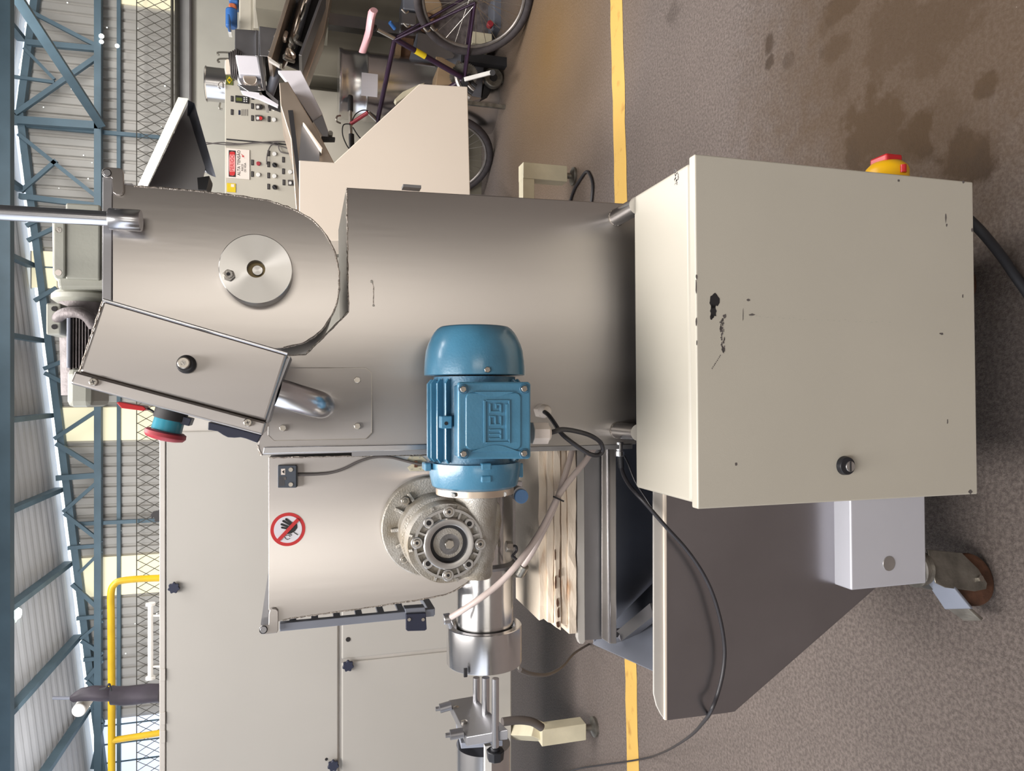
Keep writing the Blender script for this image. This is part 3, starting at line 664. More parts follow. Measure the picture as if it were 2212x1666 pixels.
poly([(856,85),(868,87),(862,165),(850,160)], 4.9, .04).build('pale_strip', M['card'], wc); poly([(868,80),(896,72),(884,160),(862,165)], 4.95, .03).build('brown_board', M['wood_brown'], wc)
MB().box((P(875,120,4.95).x-.12, 4.98, 0), (P(875,120,4.95).x+.12, 5.02, P(870,120,4.95).z)).build('back_board', M['wood_brown'], wc)
bx_ = thing('grey_motor_box', 'blue-grey metal box with a black end near the cardboard', 'box')
poly([(1006,115),(1048,122),(1040,212),(1008,205)], 4.72, .3).build('box_body', M['blue_grey'], bx_, .006)
poly([(1048,175),(1064,185),(1056,205),(1040,212)], 4.73, .2).build('black_end', M['ink'], bx_, .005)
poly([(1008,205),(1040,212),(1022,218),(1009,214)], 4.71, .1).build('pale_corner', M['steel_pol'], bx_)
MB().box((P(1030,165,4.75).x-.12, 4.8, 0), (P(1030,165,4.75).x+.12, 4.95, P(1035,165,4.75).z)).build('base', M['rubber'], bx_)
el = thing('heater_coil_stack', 'stack of curved corrugated hose segments behind the crank', 'hose')
for i in range(4):
    c = P(1040, 165, 4.5); rr = S(28+i*9, 1000, 150, 4.5); MB().tube([c+Vector((math.cos(a_)*rr, 0, math.sin(a_)*rr)) for a_ in [PI*.35+PI*.5*j/10 for j in range(11)]], .018, 8).build('hose_arc', M['rim' if i % 2 else 'rubber'], el)
gb = thing('floor_gearbox', 'dusty grey gearbox pile seen through the spokes of the rear wheel', 'gearbox')
c = P(960, 20, 4.9)
MB().box((c.x-.25, 4.9, .0), (c.x+.35, 5.2, .5)).build('block', M['grey_dusty'], gb, .02)
disc(935, 12, 4.82, 22, .1).build('brown_pulley', M['card'], gb, .01); disc(925, 40, 4.8, 16, .12).build('brown_roll', M['wood_brown'], gb, .02)
rect(1020, 70, 1063, 95, 4.75, .2).build('pale_box', M['cream_leg'], gb, .004); disc(1060, 50, 4.7, 7, .04).build('red_cap', M['red_dull'], gb, .004)
rect(870, -10, 905, 22, 4.85, .2).build('blue_crate', M['blue_grey'], gb, .01); rect(866, 25, 900, 55, 4.8, .2).build('steel_block', M['steel_dark'], gb, .01)
rect(1066, -10, 1090, 60, 4.75, .2).build('blue_bracket', M['blue_grey'], gb, .01)
ca = thing('cast_wheel', 'grey cast wheel lying on edge beside the crank end', 'wheel')
disc(1067, 166, 4.66, 21, .05, n=32).build('disc', M['zinc'], ca, .006); disc(1067, 166, 4.645, 8, .03).build('hub_hole', M['ink'], ca)
MB().bar((P(1067,166,4.66).x, 4.70, 0), (P(1067,166,4.66).x, 4.70, P(1067,166,4.66).z), .03).build('support', M['zinc'], ca)
pan = thing('white_tray', 'open white tray with dark fittings below the barrel', 'tray')
poly([(852,215),(856,222),(905,190),(918,178),(905,182),(870,198)], 4.6, .05).build('tray_rim', M['cream_leg'], pan, .004)
MB().box((P(880,205,4.62).x-.012, 4.63, 0), (P(880,205,4.62).x+.012, 4.655, P(885,205,4.62).z)).build('tray_leg', M['zinc'], pan)

# --- bicycle
bi = thing('bicycle', 'purple bicycle with a pink saddle leaning by the back machines', 'bicycle')
Ar = Vector((2.26, 4.06, 0)); Af = Vector((1.62, 5.0, 0)); bd = (Af-Ar).normalized(); bn = bd.cross(Vector((0,0,1)))
def B(px, py, off=0):
    d = raydir(px, py); t = (Ar+bn*off).dot(bn)/d.dot(bn); return Vector((0,0,CH)) + d*t
def wheel(cpt, r, tag_):
    n = 56; ring = [cpt + bd*math.cos(2*PI*i/n)*(r-.022) + Vector((0,0,1))*math.sin(2*PI*i/n)*(r-.022) for i in range(n)]
    w_ = MB().tube(ring, .024, 12, True).build('tyre', M['tyre'], bi)
    ring = [cpt + bd*math.cos(2*PI*i/n)*(r-.052) + Vector((0,0,1))*math.sin(2*PI*i/n)*(r-.052) for i in range(n)]
    MB().tube(ring, .011, 8, True).build('rim', M['rim'], w_)
    MB().cyl(cpt-bn*.04, cpt+bn*.04, .018, n=14).build('hub', M['zinc'], w_)
    sp = MB()
    for i in range(28):
        a_ = 2*PI*i/28; o = cpt + bn*(.03 if i % 2 else -.03); e = cpt + (bd*math.cos(a_)+Vector((0,0,1))*math.sin(a_))*(r-.055)
        t_ = (Vector((0,0,1))*math.cos(a_)-bd*math.sin(a_))*(.016 if i % 4 < 2 else -.016); sp.tube([o+t_, e], .0016, 4)
    s = sp.build('spokes', M['bolt'], w_); s['kind'] = 'stuff'
cr = B(1024, -4); r_w = cr.z; cr.z = r_w; wheel(cr, r_w, 'rear')
cf = B(963, 341); cf.z = r_w*1.0; wheel(cf, r_w, 'front')
sc_ = B(853, 84); bb = B(1003, 170); ht = B(815, 262); hb = B(838, 275)
for a_, b_, rr, nm in ((sc_, bb, .017, 'seat_tube'), (sc_, ht, .015, 'top_tube'), (bb, hb, .018, 'down_tube'), (ht, hb, .02, 'head_tube')):
    MB().cyl(a_, b_, rr, n=14).build(nm, M['purple'], bi)
for sgn in (-1, 1):
    MB().cyl(sc_+bn*.01*sgn, cr+bn*.05*sgn, .008, n=10).build('seat_stay', M['purple'], bi); MB().cyl(bb+bn*.02*sgn, cr+bn*.05*sgn, .009, n=10).build('chain_stay', M['purple'], bi)
    MB().cyl(hb+bn*.03*sgn, cf+bn*.045*sgn, .011, n=10).build('fork_blade', M['purple'], bi)
k1 = sc_.lerp(bb, .28); k2 = sc_.lerp(bb, .42); MB().cyl(k1, k2, .0185, n=14).build('yellow_patch', M['yel_label'], bi)
MB().cyl(sc_, B(815, 64), .012, n=12).build('seat_post', M['bolt'], bi)
sd = MB(); cs = [(808,22,.03),(803,32,.062),(800,50,.066),(797,70,.045),(791,90,.026),(786,104,.018),(783,113,.012)]
vs = []
for px, py, wd in cs:
    c = B(px, py)
    for i in range(12): a_ = 2*PI*i/12; vs.append(c + bn*math.cos(a_)*wd + Vector((0,0,1))*math.sin(a_)*.022)
sd.add(vs, [(j*12+i, j*12+(i+1)%12, (j+1)*12+(i+1)%12, (j+1)*12+i) for j in range(len(cs)-1) for i in range(12)]+[tuple(range(12)), tuple(range((len(cs)-1)*12, len(cs)*12))], True)
sd.build('saddle', M['pink'], bi)
MB().tube([B(797,58)-Vector((0,0,.02)), B(812,62)], .02, 8).build('saddle_clamp', M['ink'], bi)
MB().cyl(ht, B(795, 243), .012, n=10).build('steerer', M['bolt'], bi); st = B(757, 268)
MB().cyl(B(795,243), st, .013, n=10).build('stem', M['red_dull'], bi)
hbv = Vector((1, -.15, 0)).normalized()
MB().tube([P(757,212,st.y-.0), P(757,262,st.y), P(758,320,st.y)], .012, 10).build('handlebar', M['bolt'], bi)
MB().cyl(P(757,208,st.y), P(757,240,st.y), .018, n=12).build('grip', M['ink'], bi); MB().cyl(P(759,290,st.y), P(760,330,st.y), .018, n=12).build('grip', M['ink'], bi)
for pts in ([(757,268),(742,270),(740,290),(748,312),(757,325)], [(760,262),(770,245),(790,238),(812,252)], [(762,275),(775,295),(790,310)]):
    MB().tube(crv([P(x_, y_, st.y-.02) for x_, y_ in pts], 6), .004, 6).build('brake_cable', M['ink'], bi)
MB().cyl(bb-bn*.05, bb+bn*.05, .022, n=14).build('bottom_bracket', M['ink'], bi)
MB().bar(B(1003,172,-.06), B(1064,156,-.07), .026, .014).build('crank_arm', M['white'], bi, .003)
MB().cyl(B(1064,157,-.08), B(1064,157,-.15), .018, n=10).build('pedal', M['ink'], bi)
n = 44; rg = MB(); pts = []
for i in range(n*2):
    a_ = 2*PI*i/(n*2); q_ = .085 if i % 2 else .094; pts.append(bb + bn*.03 + (bd*math.cos(a_) + Vector((0,0,1))*math.sin(a_))*q_)
rg.prism(pts, bn*.004).build('chainring', M['zinc'], bi)
for q_ in ((868,20),(872,50),(915,60),(930,58)): MB().tube(crv([B(q_[0], q_[1], -.04), B(q_[0]+8, q_[1]+8, -.05), B(q_[0]+14, q_[1]+4, -.04)], 3), .006, 6).build('brake_part', M['bolt'], bi)
MB().cyl(B(842,48,-.03), B(853,62,-.03), .012, n=10).build('blue_grip', M['blue_motor'], bi)

# --- cream angular housing and its foot, right of the steel body
ch = thing('cream_housing', 'bright cream angular sheet-metal housing to the right of the steel cabinet', 'housing')
HYY = 2.85
poly([(646,346),(722,351),(906,181),(1010,187),(1018,520),(646,520)], HYY, .3).build('cover', M['cream_bright'], ch, .003)
poly([(870,520),(1140,520),(1140,740),(870,740)], HYY, .4).build('inner_body', M['steel_dark'], ch)
q = PZ(1240, 392, 0); zl = P(1125, 400, q.y).z
MB().box((P(1180,394,q.y).x, q.y-.04, .05), (P(1180,360,q.y).x, q.y+.04, zl)).build('leg', M['cream_leg'], ch, .003)
MB().box((.12, q.y-.035, P(1150,400,q.y).z), (P(1180,394,q.y).x+.002, q.y+.035, zl)).build('base_rail', M['cream_leg'], ch, .003)
xm = P(1180,376,q.y).x
MB().cyl((xm, q.y, .01), (xm, q.y, .06), .015, n=12).lathe((xm, q.y, 0), (0,0,1), [(0,.045),(.01,.045),(.02,.02)], 20).build('levelling_foot', M['zinc'], ch)
MB().box((.14, HYY+.05, .05), (.3, q.y, .9)).build('frame_post', M['steel_dark'], ch)
tag(MB().tube(crv([PZ(1230,440,.008), PZ(1240,410,.008), PZ(1255,385,.008), PZ(1266,371,.008), PZ(1274,378,.008), PZ(1280,400,.008), PZ(1277,440,.008), PZ(1270,500,.008)], 6), .007, 8).build('floor_cable', M['cable']), 'thin dark cable looped on the floor by the cream foot', 'cable')
tag(MB().tube(crv([P(1122,1447,1.3), P(1150,1457,1.6), P(1185,1457,2.0), P(1215,1440,2.4), P(1240,1412,2.8), PZ(1272,1392,.006)], 6), .005, 8).build('thin_hose', M['cable_grey']), 'thin grey hose drooping from the steel collar to the floor', 'hose')
# ================================================================== the steel machine in front
YAW = -math.radians(0.0)
def setyaw(deg):
    global YAW
    YAW = math.radians(deg)
setyaw(.95)
mc = thing('forming_machine', 'stainless machine on casters with a blue motor, twin hoppers and a cream switch box', 'machine')
BY_ = 1.167
# ---- steel cabinet body
pts = [(748,405),(1374,441),(1374,960),(563,984),(557,962),(598,770),(622,768),(660,766),(752,673)]
body = poly(pts, BY_, .30).build('body', M['steel'], mc, .0012)
rect(760, 968, 1366, 978, BY_-.0035, .0045).build('edge_fold', M['steel_dark'], body)
poly([(570,966),(925,960),(925,972),(567,981)], BY_-.004, .005).build('edge_flange', M['steel_pol'], body, .001)  # brighter steel strip draws the highlight on the folded edge
def bead(pts, Y, par, r=.0014):
    pp = crv([P(x, y, Y) for x, y in pts], 4); q = []
    L_ = 0; out = [pp[0]]
    for a_, b_ in zip(pp[:-1], pp[1:]):
        k = max(1, int((b_-a_).length/.004))
        for i in range(1, k+1): out.append(a_.lerp(b_, i/k) + Vector((random.uniform(-1,1), 0, random.uniform(-1,1)))*.0005)
    return MB().tube(out, [r*random.uniform(.65, 1.25) for _ in out], 6).build('weld_bead', M['bead'], par)
bead([(749,407),(750,500),(751,600),(753,672)], BY_, body); bead([(753,673),(706,721),(661,765)], BY_, body)
bead([(661,766),(640,767),(622,768)], BY_, body, .0009)
bead([(565,984),(560,975),(557,962)], BY_, body, .002)
bead([(805,611),(807,625),(807,645),(807,660)], BY_-.0002, body, .0009)
for q_ in ((803,608,3.4),(807,660,2.6)): disc(q_[0], q_[1], BY_-.0012, q_[2], .002, n=10).build('tack_weld', M['cast'], body, .0006)
rect(871, 399, 910, 405, BY_-.0, .02).build('side_tab', M['steel_dark'], body)
# standoff tubes that carry the switch box
for nm, (x_, y_, r_) in (('right', (1332, 470, 18)), ('left', (1334, 930, 17))):
    p_ = P(x_, y_, BY_); rr = S(r_, x_, y_, BY_)
    t = MB().lathe(p_+Vector((0, .002, 0)), (0, -1, 0), [(0, rr), (.085, rr)], 32).build('standoff_tube', M['steel_tube'], mc)
    MB().tube([p_+Vector((math.cos(a_)*rr, -.001, math.sin(a_)*rr)) for a_ in [2*PI*i/32 for i in range(32)]], .0012, 6, True).build('weld_bead', M['bead'], t)
# bolted plate with bent pipe
cp_ = [(580,812),(602,795),(790,795),(803,806),(803,935),(790,948),(592,952),(580,940)]
pl = poly(cp_, BY_-.0025, .004).build('bolted_plate', M['steel'], mc, .0005)
MB().tube([P(x, y, BY_-.0022) for x, y in cp_], .0006, 6, True).build('cut_edge', M['bolt'], pl)
for x_, y_ in ((772,821),(772,921),(611,925)):
    hexn(x_, y_, BY_-.0075, 7.6, .006).build('hex_bolt', M['bolt'], pl, .0006)
rr = .0205
pp = crv([P(600,848,1.075), P(625,855,1.078), P(655,864,1.085), P(676,870,1.094), P(690,874,1.110), P(694,875,1.130), P(694,875,1.150), P(694,875,BY_)], 6)
MB().tube(pp, rr, 28).build('bent_pipe', M['steel_pol'], mc)

# ---- drum (right hopper)
DRY = 1.150
dp = [(243,646),(243,398),(265,398),(290,402),(420,412),(560,430)]
arc = [(600,440),(640,455),(678,478),(707,512),(726,555),(733,600),(729,650),(712,690),(686,722),(652,742),(612,752),(560,756),(420,756),(243,756)]
dr_pts = [Vector((x,y,0)) for x, y in dp[:-1]] + crv([(560,430,0)]+[(x,y,0) for x, y in arc[:11]], 4) + [Vector((560,756,0)), Vector((243,756,0))]
dr = MB().prism([P(v.x, v.y, DRY) for v in dr_pts], (0, .005, 0)).build('drum_plate', M['steel'], mc, .0006)
inner = [v for v in dr_pts]
cxy = Vector((520, 590, 0))
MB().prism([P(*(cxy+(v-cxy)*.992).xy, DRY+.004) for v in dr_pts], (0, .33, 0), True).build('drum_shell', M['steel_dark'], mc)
bead([(290,402),(420,412),(560,430),(600,440),(640,455),(678,478),(707,512),(726,555),(733,600),(729,650),(712,690),(686,722),(652,742),(612,752)], DRY, dr, .0016)
rect(221, 382, 242, 650, DRY-.001, .35).build('top_flange', M['steel_dark'], mc, .0012)
def rounded(pts_, Y, d, n=4): return MB().prism(crv([P(x, y, Y) for x, y in pts_], n, True), (0, d, 0), True)
def rrect(x0, y0, x1, y1, r, Y, d, mb=None):
    pts_ = []
    for cx, cy, a0 in ((x1-r, y1-r, 0), (x0+r, y1-r, 90), (x0+r, y0+r, 180), (x1-r, y0+r, 270)):
        for k in range(6): a_ = math.radians(a0+18*k); pts_.append((cx+r*math.cos(a_), cy+r*math.sin(a_)))
    return poly(pts_, Y, d, mb, False)
hg = poly([(220,372),(221,366),(226,362),(232,361),(258,363),(264,366),(266,372),(267,412),(264,418),(258,421),(250,420),(244,416),(243,410),(242,386),(240,383),(232,384),(225,382),(221,378)], DRY-.007, .006).build('hinge_plate', M['steel'], mc, .0008)
disc(231, 373, DRY-.008, 8.6, .004).build('pin_ring', M['dark'], hg); disc(231, 373, DRY-.0095, 7.4, .004).build('hinge_pin', M['steel_dark'], hg, .0005)
# turned disc
DX, DYp, DDY = 553, 581, 1.112
dc = MB(); p_ = P(DX, DYp, DDY); R_ = S(75.5, DX, DYp, DDY); r0 = S(19, DX, DYp, DDY)
dc.lathe(p_, (0, 1, 0), [(0, r0), (0, R_-.001), (.001, R_), (.037, R_), (.037, r0)], 72, closed=True)
d_o = dc.build('bearing_disc', M['alu'], mc)
disc(DX, DYp, DDY+.016, 19.2, .02).build('bore', M['brass'], d_o)
disc(DX+3, DYp+3, DDY+.010, 11, .01).build('shaft_end', M['alu'], d_o, .0005)
disc(494, 594, DDY-.006, 13, .006, n=6).build('grease_nut', M['cast'], d_o, .0008); disc(493, 592, DDY-.008, 9.5, .003, n=18).build('nut_face', M['cast'], d_o, .0006); disc(493, 592, DDY-.0085, 4, .002).build('nut_hole', M['ink'], d_o)
# vertical round bar with collar
VY = 1.118; vb = P(238, 473, VY)
MB().cyl(vb, vb+Vector((0, 0, .35)), S(16, 238, 473, VY), n=32).build('upright_bar', M['steel_pol'], mc)
rc = S(23, 270, 478, VY)
cl = MB().lathe((vb.x, vb.y, P(305, 480, VY).z), (0, 0, 1), [(0, rc*.96), (.001, rc), (P(236,480,VY).z-P(305,480,VY).z-.001, rc), (P(236,480,VY).z-P(305,480,VY).z, rc*.96)], 40).build('bar_collar', M['steel_pol'], mc)
MB().cyl((vb.x, vb.y+.01, P(265,480,VY).z), (vb.x, DRY+.002, P(265,480,VY).z), .009, n=16).build('collar_lug', M['steel_dark'], cl)

# ---- tilted control box
KY = 1.02; KD = .10
kb = poly([(222,647),(622,764),(574,911),(170,804)], KY, KD).build('control_box', M['steel'], mc, .004, 3)
MB().tube([P(x, y, KY+.001) for x, y in ((223,648),(621,764))], .0022, 8).build('edge_fold', M['steel_pol'], kb)
bead([(222,650),(196,727),(171,803)], KY+.001, kb, .001)
kl = poly([(161,801),(575,912),(567,941),(150,829)], KY-.004, KD+.012).build('control_box_lid', M['steel'], mc, .003, 3)
poly([(619,775),(628,770),(600,842),(578,915),(574,911)], KY+.004, KD-.01).build('box_end_face', M['steel_dark'], kb)
for x_, y_ in ((201,825),(535,913)):
    s_o = disc(x_, y_, KY-.0085, 8.5, .004, r2=9.5, n=24).build('cross_screw', M['bolt'], kl, .0008)
    c = MB()
    for a_ in (.3, .3+PI/2):
        v = Vector((math.cos(a_), 0, math.sin(a_)))*.0027; q = P(x_, y_, KY-.0088); c.bar(q-v, q+v, .0009, .0004)
    c.build('screw_cross', M['ink'], s_o)
ks = disc(402, 787, KY-.006, 20, .006).build('switch_ring', M['black'], mc, .001)
disc(400, 786, KY-.014, 16, .009, r2=20).build('knurled_collar', M['rubber'], ks)
disc(396, 784, KY-.022, 12.5, .009, r2=14).build('switch_nut', M['bolt'], ks, .001); hexn(395, 784, KY-.0228, 6, .002).build('switch_core', M['cast'], ks)
rect(407, 773, 412, 779, KY-.012, .004).build('index_tab', M['bolt'], ks)
# buttons on the operator's face of the box, pointing down-left
KM = KY+.055
nd = (P(363, 945, KM)-P(379, 888, KM)).normalized()     # direction the buttons point
def along(px, py, Y): return P(px, py, Y)
a_ = along(375, 876, KM); es = MB().cyl(a_, a_+nd*.020, .0215, n=28).build('stop_button_base', M['ink'], mc, .001)
MB().cyl(a_+nd*.016, a_+nd*.040, .0195, .0200, n=32).build('stop_button_collar', M['teal'], mc, .001)
MB().lathe(a_+nd*.036, nd, [(0, .023), (.002, .0265), (.007, .027), (.011, .024), (.013, .016)], 36).build('stop_button_head', M['red_dull'], mc)
poly([(386,897),(414,905),(408,921),(386,915)], KM-.012, .03).build('black_switch', M['navy'], mc, .001)
poly([(251,870),(256,868),(310,878),(316,884),(309,888),(262,882)], KM-.015, .03).build('red_rocker', M['red'], mc, .001)
MB().tube(crv([P(308,882,KM), P(322,884,KM), P(335,892,KM)], 4), .0015, 6).build('rocker_lead', M['ink'], mc)
hp = [(450,912),(449,929),(458,930),(470,932),(482,940),(492,945),(506,946),(520,945),(532,948),(545,953),(556,957),(562,944),(566,941),(510,926)]
poly(hp, KM-.02, .04).build('wavy_handle', M['navy'], mc, .001)

# ---- left hopper
HY_ = 1.188
lh = [(580,988),(925,982),(1000,1010)]
arcl = [(1040,1040),(1064,1085),(1070,1130),(1062,1180),(1043,1222),(1010,1258),(975,1280),(930,1292)]
lp_ = [Vector((580,988,0)), Vector((925,983,0))] + crv([(985,998,0)]+[(x,y,0) for x, y in arcl], 4) + [Vector((860,1303,0)), Vector((760,1318,0)), Vector((645,1334,0)), Vector((600,1343,0)), Vector((593,1338,0)), Vector((580,1318,0))]
lo_ = MB().prism([P(v.x, v.y, HY_) for v in lp_], (0, .004, 0)).build('left_hopper_plate', M['steel'], mc, .0006)
cxy = Vector((800, 1140, 0))
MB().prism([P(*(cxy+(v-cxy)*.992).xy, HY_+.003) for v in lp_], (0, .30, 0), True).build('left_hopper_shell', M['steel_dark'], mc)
bead([(582,989),(700,987),(860,984),(925,983)], HY_, lo_, .0012); bead([(930,1292),(860,1303),(760,1318),(645,1334),(610,1341)], HY_, lo_, .0013)
bead([(1043,1222),(1010,1258),(975,1280),(930,1292)], HY_, lo_, .0014)
poly([(581,1225),(563,1350),(581,1365)], HY_+.02, .004).build('flared_edge', M['steel_dark'], mc)
hg2 = MB(); hg2.prism([P(x, y, HY_-.006) for x, y in ((581,1326),(583,1318),(588,1315),(596,1316),(601,1321),(601,1362),(598,1368),(575,1371),(565,1371),(560,1365),(560,1357),(566,1352),(580,1350))], (0, .005, 0))
h2 = hg2.build('hinge_plate', M['steel'], mc, .0008)
disc(569, 1361, HY_-.007, 8.6, .004).build('pin_ring', M['dark'], h2); disc(569, 1361, HY_-.0085, 7.2, .004).build('hinge_pin', M['steel_dark'], h2, .0005)
# hinged safety grate seen edge-on
gt = poly([(604,1347),(938,1316),(938,1332),(604,1365)], HY_+.006, .012).build('grate_side_bar', M['blue_grey'], mc, .001)
for x_ in (632, 680, 728, 776, 824, 868):
    yb = 1347-(x_-604)*.094
    a_ = P(x_, yb+1, HY_+.018); MB().box((a_.x-.004, HY_+.017, a_.z-.0055), (a_.x+.002, HY_+.26, a_.z+.0055)).build('grate_bar', M['blue_grey'], gt, .0008)
a_ = P(932, 1322, HY_+.018); MB().box((a_.x-.006, HY_+.017, a_.z-.006), (a_.x+.006, HY_+.26, a_.z+.006)).build('grate_end_bar', M['blue_grey'], gt, .0008)
bk_ = poly([(877,1327),(920,1325),(922,1360),(918,1363),(881,1364),(877,1361)], HY_-.002, .006).build('sensor_bracket', M['navy'], mc, .0008)
poly([(874,1315),(918,1312),(921,1326),(877,1329)], HY_+.004, .02).build('bracket_fold', M['blue_grey'], bk_, .001)
for x_ in (884, 914): disc(x_, 1339, HY_-.0035, 3.6, .002, n=14).build('screw', M['bolt'], bk_)
# sensor, lead, cable clip
sn = rrect(600, 1006, 640, 1054, 2, HY_-.012, .012).build('door_sensor', mat('sensor_grey', (72, 78, 88), .5), mc, .0008)
poly([(640,1004),(643,1010),(643,1050),(640,1054)], HY_-.010, .01).build('sensor_side', M['black'], sn)
rect(607, 1013, 616, 1026, HY_-.0124, .0006).build('warning_label', M['label_white'], sn)
poly([(609,1019.5),(614,1015.5),(614,1023.5)], HY_-.0127, .0004).build('triangle', M['ink'], sn)
rect(613, 1031, 618, 1037, HY_-.0124, .0006).build('small_label', M['cable_grey'], sn)
for i in range(5): rect(603+i*2.6, 1030, 604+i*2.6, 1050, HY_-.0123, .0004).build('printed_line', M['cable_grey'], sn)
for y_ in (1015, 1047):
    k_ = disc(628, y_, HY_-.0132, 4.6, .002, n=18).build('sensor_screw', M['bolt'], sn)
MB().tube(crv([P(642,1026,HY_-.006), P(680,1025,HY_-.004), P(712,1022,HY_-.004), P(742,1013,HY_-.004), P(775,997,HY_-.004), P(808,988,HY_-.004), P(842,988,HY_-.004), P(872,995,HY_-.005), P(900,1002,HY_-.008), P(925,1005,HY_-.012)], 6), .0023, 8).build('sensor_lead', M['cable_grey'], mc)
clp = poly([(885,986),(912,986),(922,994),(922,1010),(914,1018),(886,1018),(880,1010),(892,1002),(880,994)], HY_-.002, .002).build('cable_clip', M['cream_leg'], mc, .0005)
rect(896, 996, 902, 1010, HY_-.009, .007).build('clip_tie', M['rust'], clp)
for x_, y_ in ((890,989),(906,989),(889,1014),(906,1014)): disc(x_, y_, HY_-.0026, 1.4, .001, n=10).build('clip_pin', M['bolt'], clp)
# keep-out sticker
SY = HY_-.0008
st_ = disc(622, 1144, SY, 36, .0007, n=64).build('no_entry_sticker', M['sign_red'], mc)
disc(622, 1144, SY-.0004, 29, .0006, n=64).build('white_field', M['paper_white'], st_)
hd = MB()
hd.prism([P(x, y, SY-.0009) for x, y in ((626,1133),(632,1128),(638,1128),(642,1134),(642,1141),(637,1148),(630,1152),(624,1149),(621,1143))], (0, .0005, 0))
for (x0, y0), (x1, y1), wd in (((630,1131),(618,1122),4.4),((627,1134),(612,1126),4.4),((625,1139),(608,1133),4.2),((625,1143),(609,1140),4),((630,1150),(622,1152),4)):
    k_ = S(wd, x0, y0, SY); a_ = P(x0, y0, SY-.0009); b_ = P(x1, y1, SY-.0009); hd.bar(a_, b_, k_, .0004); hd.lathe(b_-Vector((0,.0002,0)), (0,1,0), [(0,k_/2),(.0004,k_/2)], 12)
hd.build('black_hand', M['ink'], st_)['kind'] = 'stuff'
fc = MB(); fc.tube(crv([P(x, y, SY-.001) for x, y in ((626,1163),(621,1166),(616,1163),(613,1156),(616,1150),(622,1149))], 4), .0004, 5)
fc.tube(crv([P(x, y, SY-.001) for x, y in ((623,1156),(626,1154),(629,1156),(626,1159),(623,1156))], 4), .0004, 5); fc.tube([P(616,1157,SY-.001), P(622,1157,SY-.001)], .0004, 5)
fc.tube([P(634,1150,SY-.001), P(643,1156,SY-.001)], .0005, 5); fc.build('face_outline', M['ink'], st_)['kind'] = 'stuff'
a_ = P(602, 1167, SY-.0014); b_ = P(644, 1122, SY-.0014); MB().bar(a_, b_, S(7.5, 622, 1144, SY), .0006).build('red_slash', M['sign_red'], st_)

# ---- gearbox
fl_ = disc(932, 1138, 1.165, 107, .024, n=72).build('gearbox_flange', M['cast'], mc, .002)
def P2(cx, cy, ang, r): return (cx + r*math.cos(ang), cy + r*math.sin(ang))
for ang in (2.05, 2.62, 3.05, 3.6, 4.1):
    x0, y0 = P2(932, 1138, ang, 66); x1, y1 = P2(932, 1138, ang, 88); MB().bar(P(x0, y0, 1.160), P(x1, y1, 1.163), .006, .009).build('flange_rib', M['cast'], fl_, .0015)
for x_, y_ in ((876,1083),(874,1210),(1050,1205)):
    hexn(x_, y_, 1.154, 10.5, .010).build('hex_nut', M['bolt'], fl_, .001); disc(x_, y_, 1.150, 5, .006, n=14).build('stud', M['zinc'], fl_, .0005)
p_ = P(955, 1161, 1.09); r_ = S(85, 955, 1161, 1.09)
MB().lathe(p_, (0, 1, 0), [(-.018, r_*.9), (-.016, r_*.93), (.0, r_*.95), (.002, r_*1.02), (.022, r_*1.03), (.024, r_*.96), (.075, r_*.98)], 64).build('gearbox_housing', M['cast'], mc)
GYF = 1.043
p_ = P(966, 1174, GYF+.006); r_ = S(86.5, 966, 1174, GYF+.006)
MB().lathe(p_, (0, 1, 0), [(0, r_*.985), (.003, r_), (.016, r_), (.034, r_*1.0)], 72).build('cover_plate', M['cast'], mc)
cx, cy = 969.5, 1175
def gp(r): return S(r, cx, cy, GYF)
g0 = P(cx, cy, GYF)
rg = MB().lathe(g0, (0, 1, 0), [(0, gp(70)), (0, gp(75.5)), (.007, gp(75.5)), (.007, gp(70))], 72, closed=True).build('outer_ring', M['cast_light'], mc)
bs = MB().lathe(g0-Vector((0,.003,0)), (0, 1, 0), [(0, gp(41)), (-.001, gp(45)), (-.001, gp(53)), (.001, gp(55.5)), (.010, gp(55.5)), (.010, gp(41))], 72, closed=True).build('bore_ring', M['cast_light'], mc)
MB().lathe(g0+Vector((0,.004,0)), (0, 1, 0), [(0, gp(33)), (0, gp(41.3)), (.02, gp(41.3)), (.02, gp(33))], 56, closed=True).build('seal_lip', M['rubber'], bs)
MB().lathe(g0+Vector((0,.010,0)), (0, 1, 0), [(0, gp(23)), (-.002, gp(26)), (0, gp(34)), (.015, gp(34)), (.015, gp(23))], 56, closed=True).build('seal_ring', M['rust'], bs)
disc(971, 1176, GYF+.006, 23.5, .012, n=48).build('shaft_washer', M['steel_dark'], mc, .0008); hexn(971.5, 1177, GYF-.001, 11, .008).build('centre_bolt', M['bolt'], mc, .0008)
for k in range(8):
    ang = math.radians(k*45+1); x0, y0 = P2(cx, cy, ang, 68.5 if k % 2 == 0 else 62)
    o_ = disc(x0, y0, GYF-.001, 13 if k % 2 == 0 else 11.5, .012, n=28).build('screw_boss', M['cast_light'], rg, .001)
    if k % 2 == 0: disc(x0, y0, GYF-.0045, 8, .004, n=20).build('cap_screw', M['bolt'], rg, .0008); disc(x0, y0, GYF-.0049, 3.6, .001, n=6).build('socket', M['ink'], rg)
    else: disc(x0, y0, GYF-.0014, 5.6, .001, n=20).build('screw_hole', M['dark'], rg)
    for dd in (.34, -.34) if k % 2 == 0 else ():
        a2 = ang+dd; x2, y2 = P2(cx, cy, a2, 55); x3, y3 = P2(cx, cy, a2, 72); MB().bar(P(x2, y2, GYF+.003), P(x3, y3, GYF+.003), .0028, .005).build('web_rib', M['cast_light'], rg)
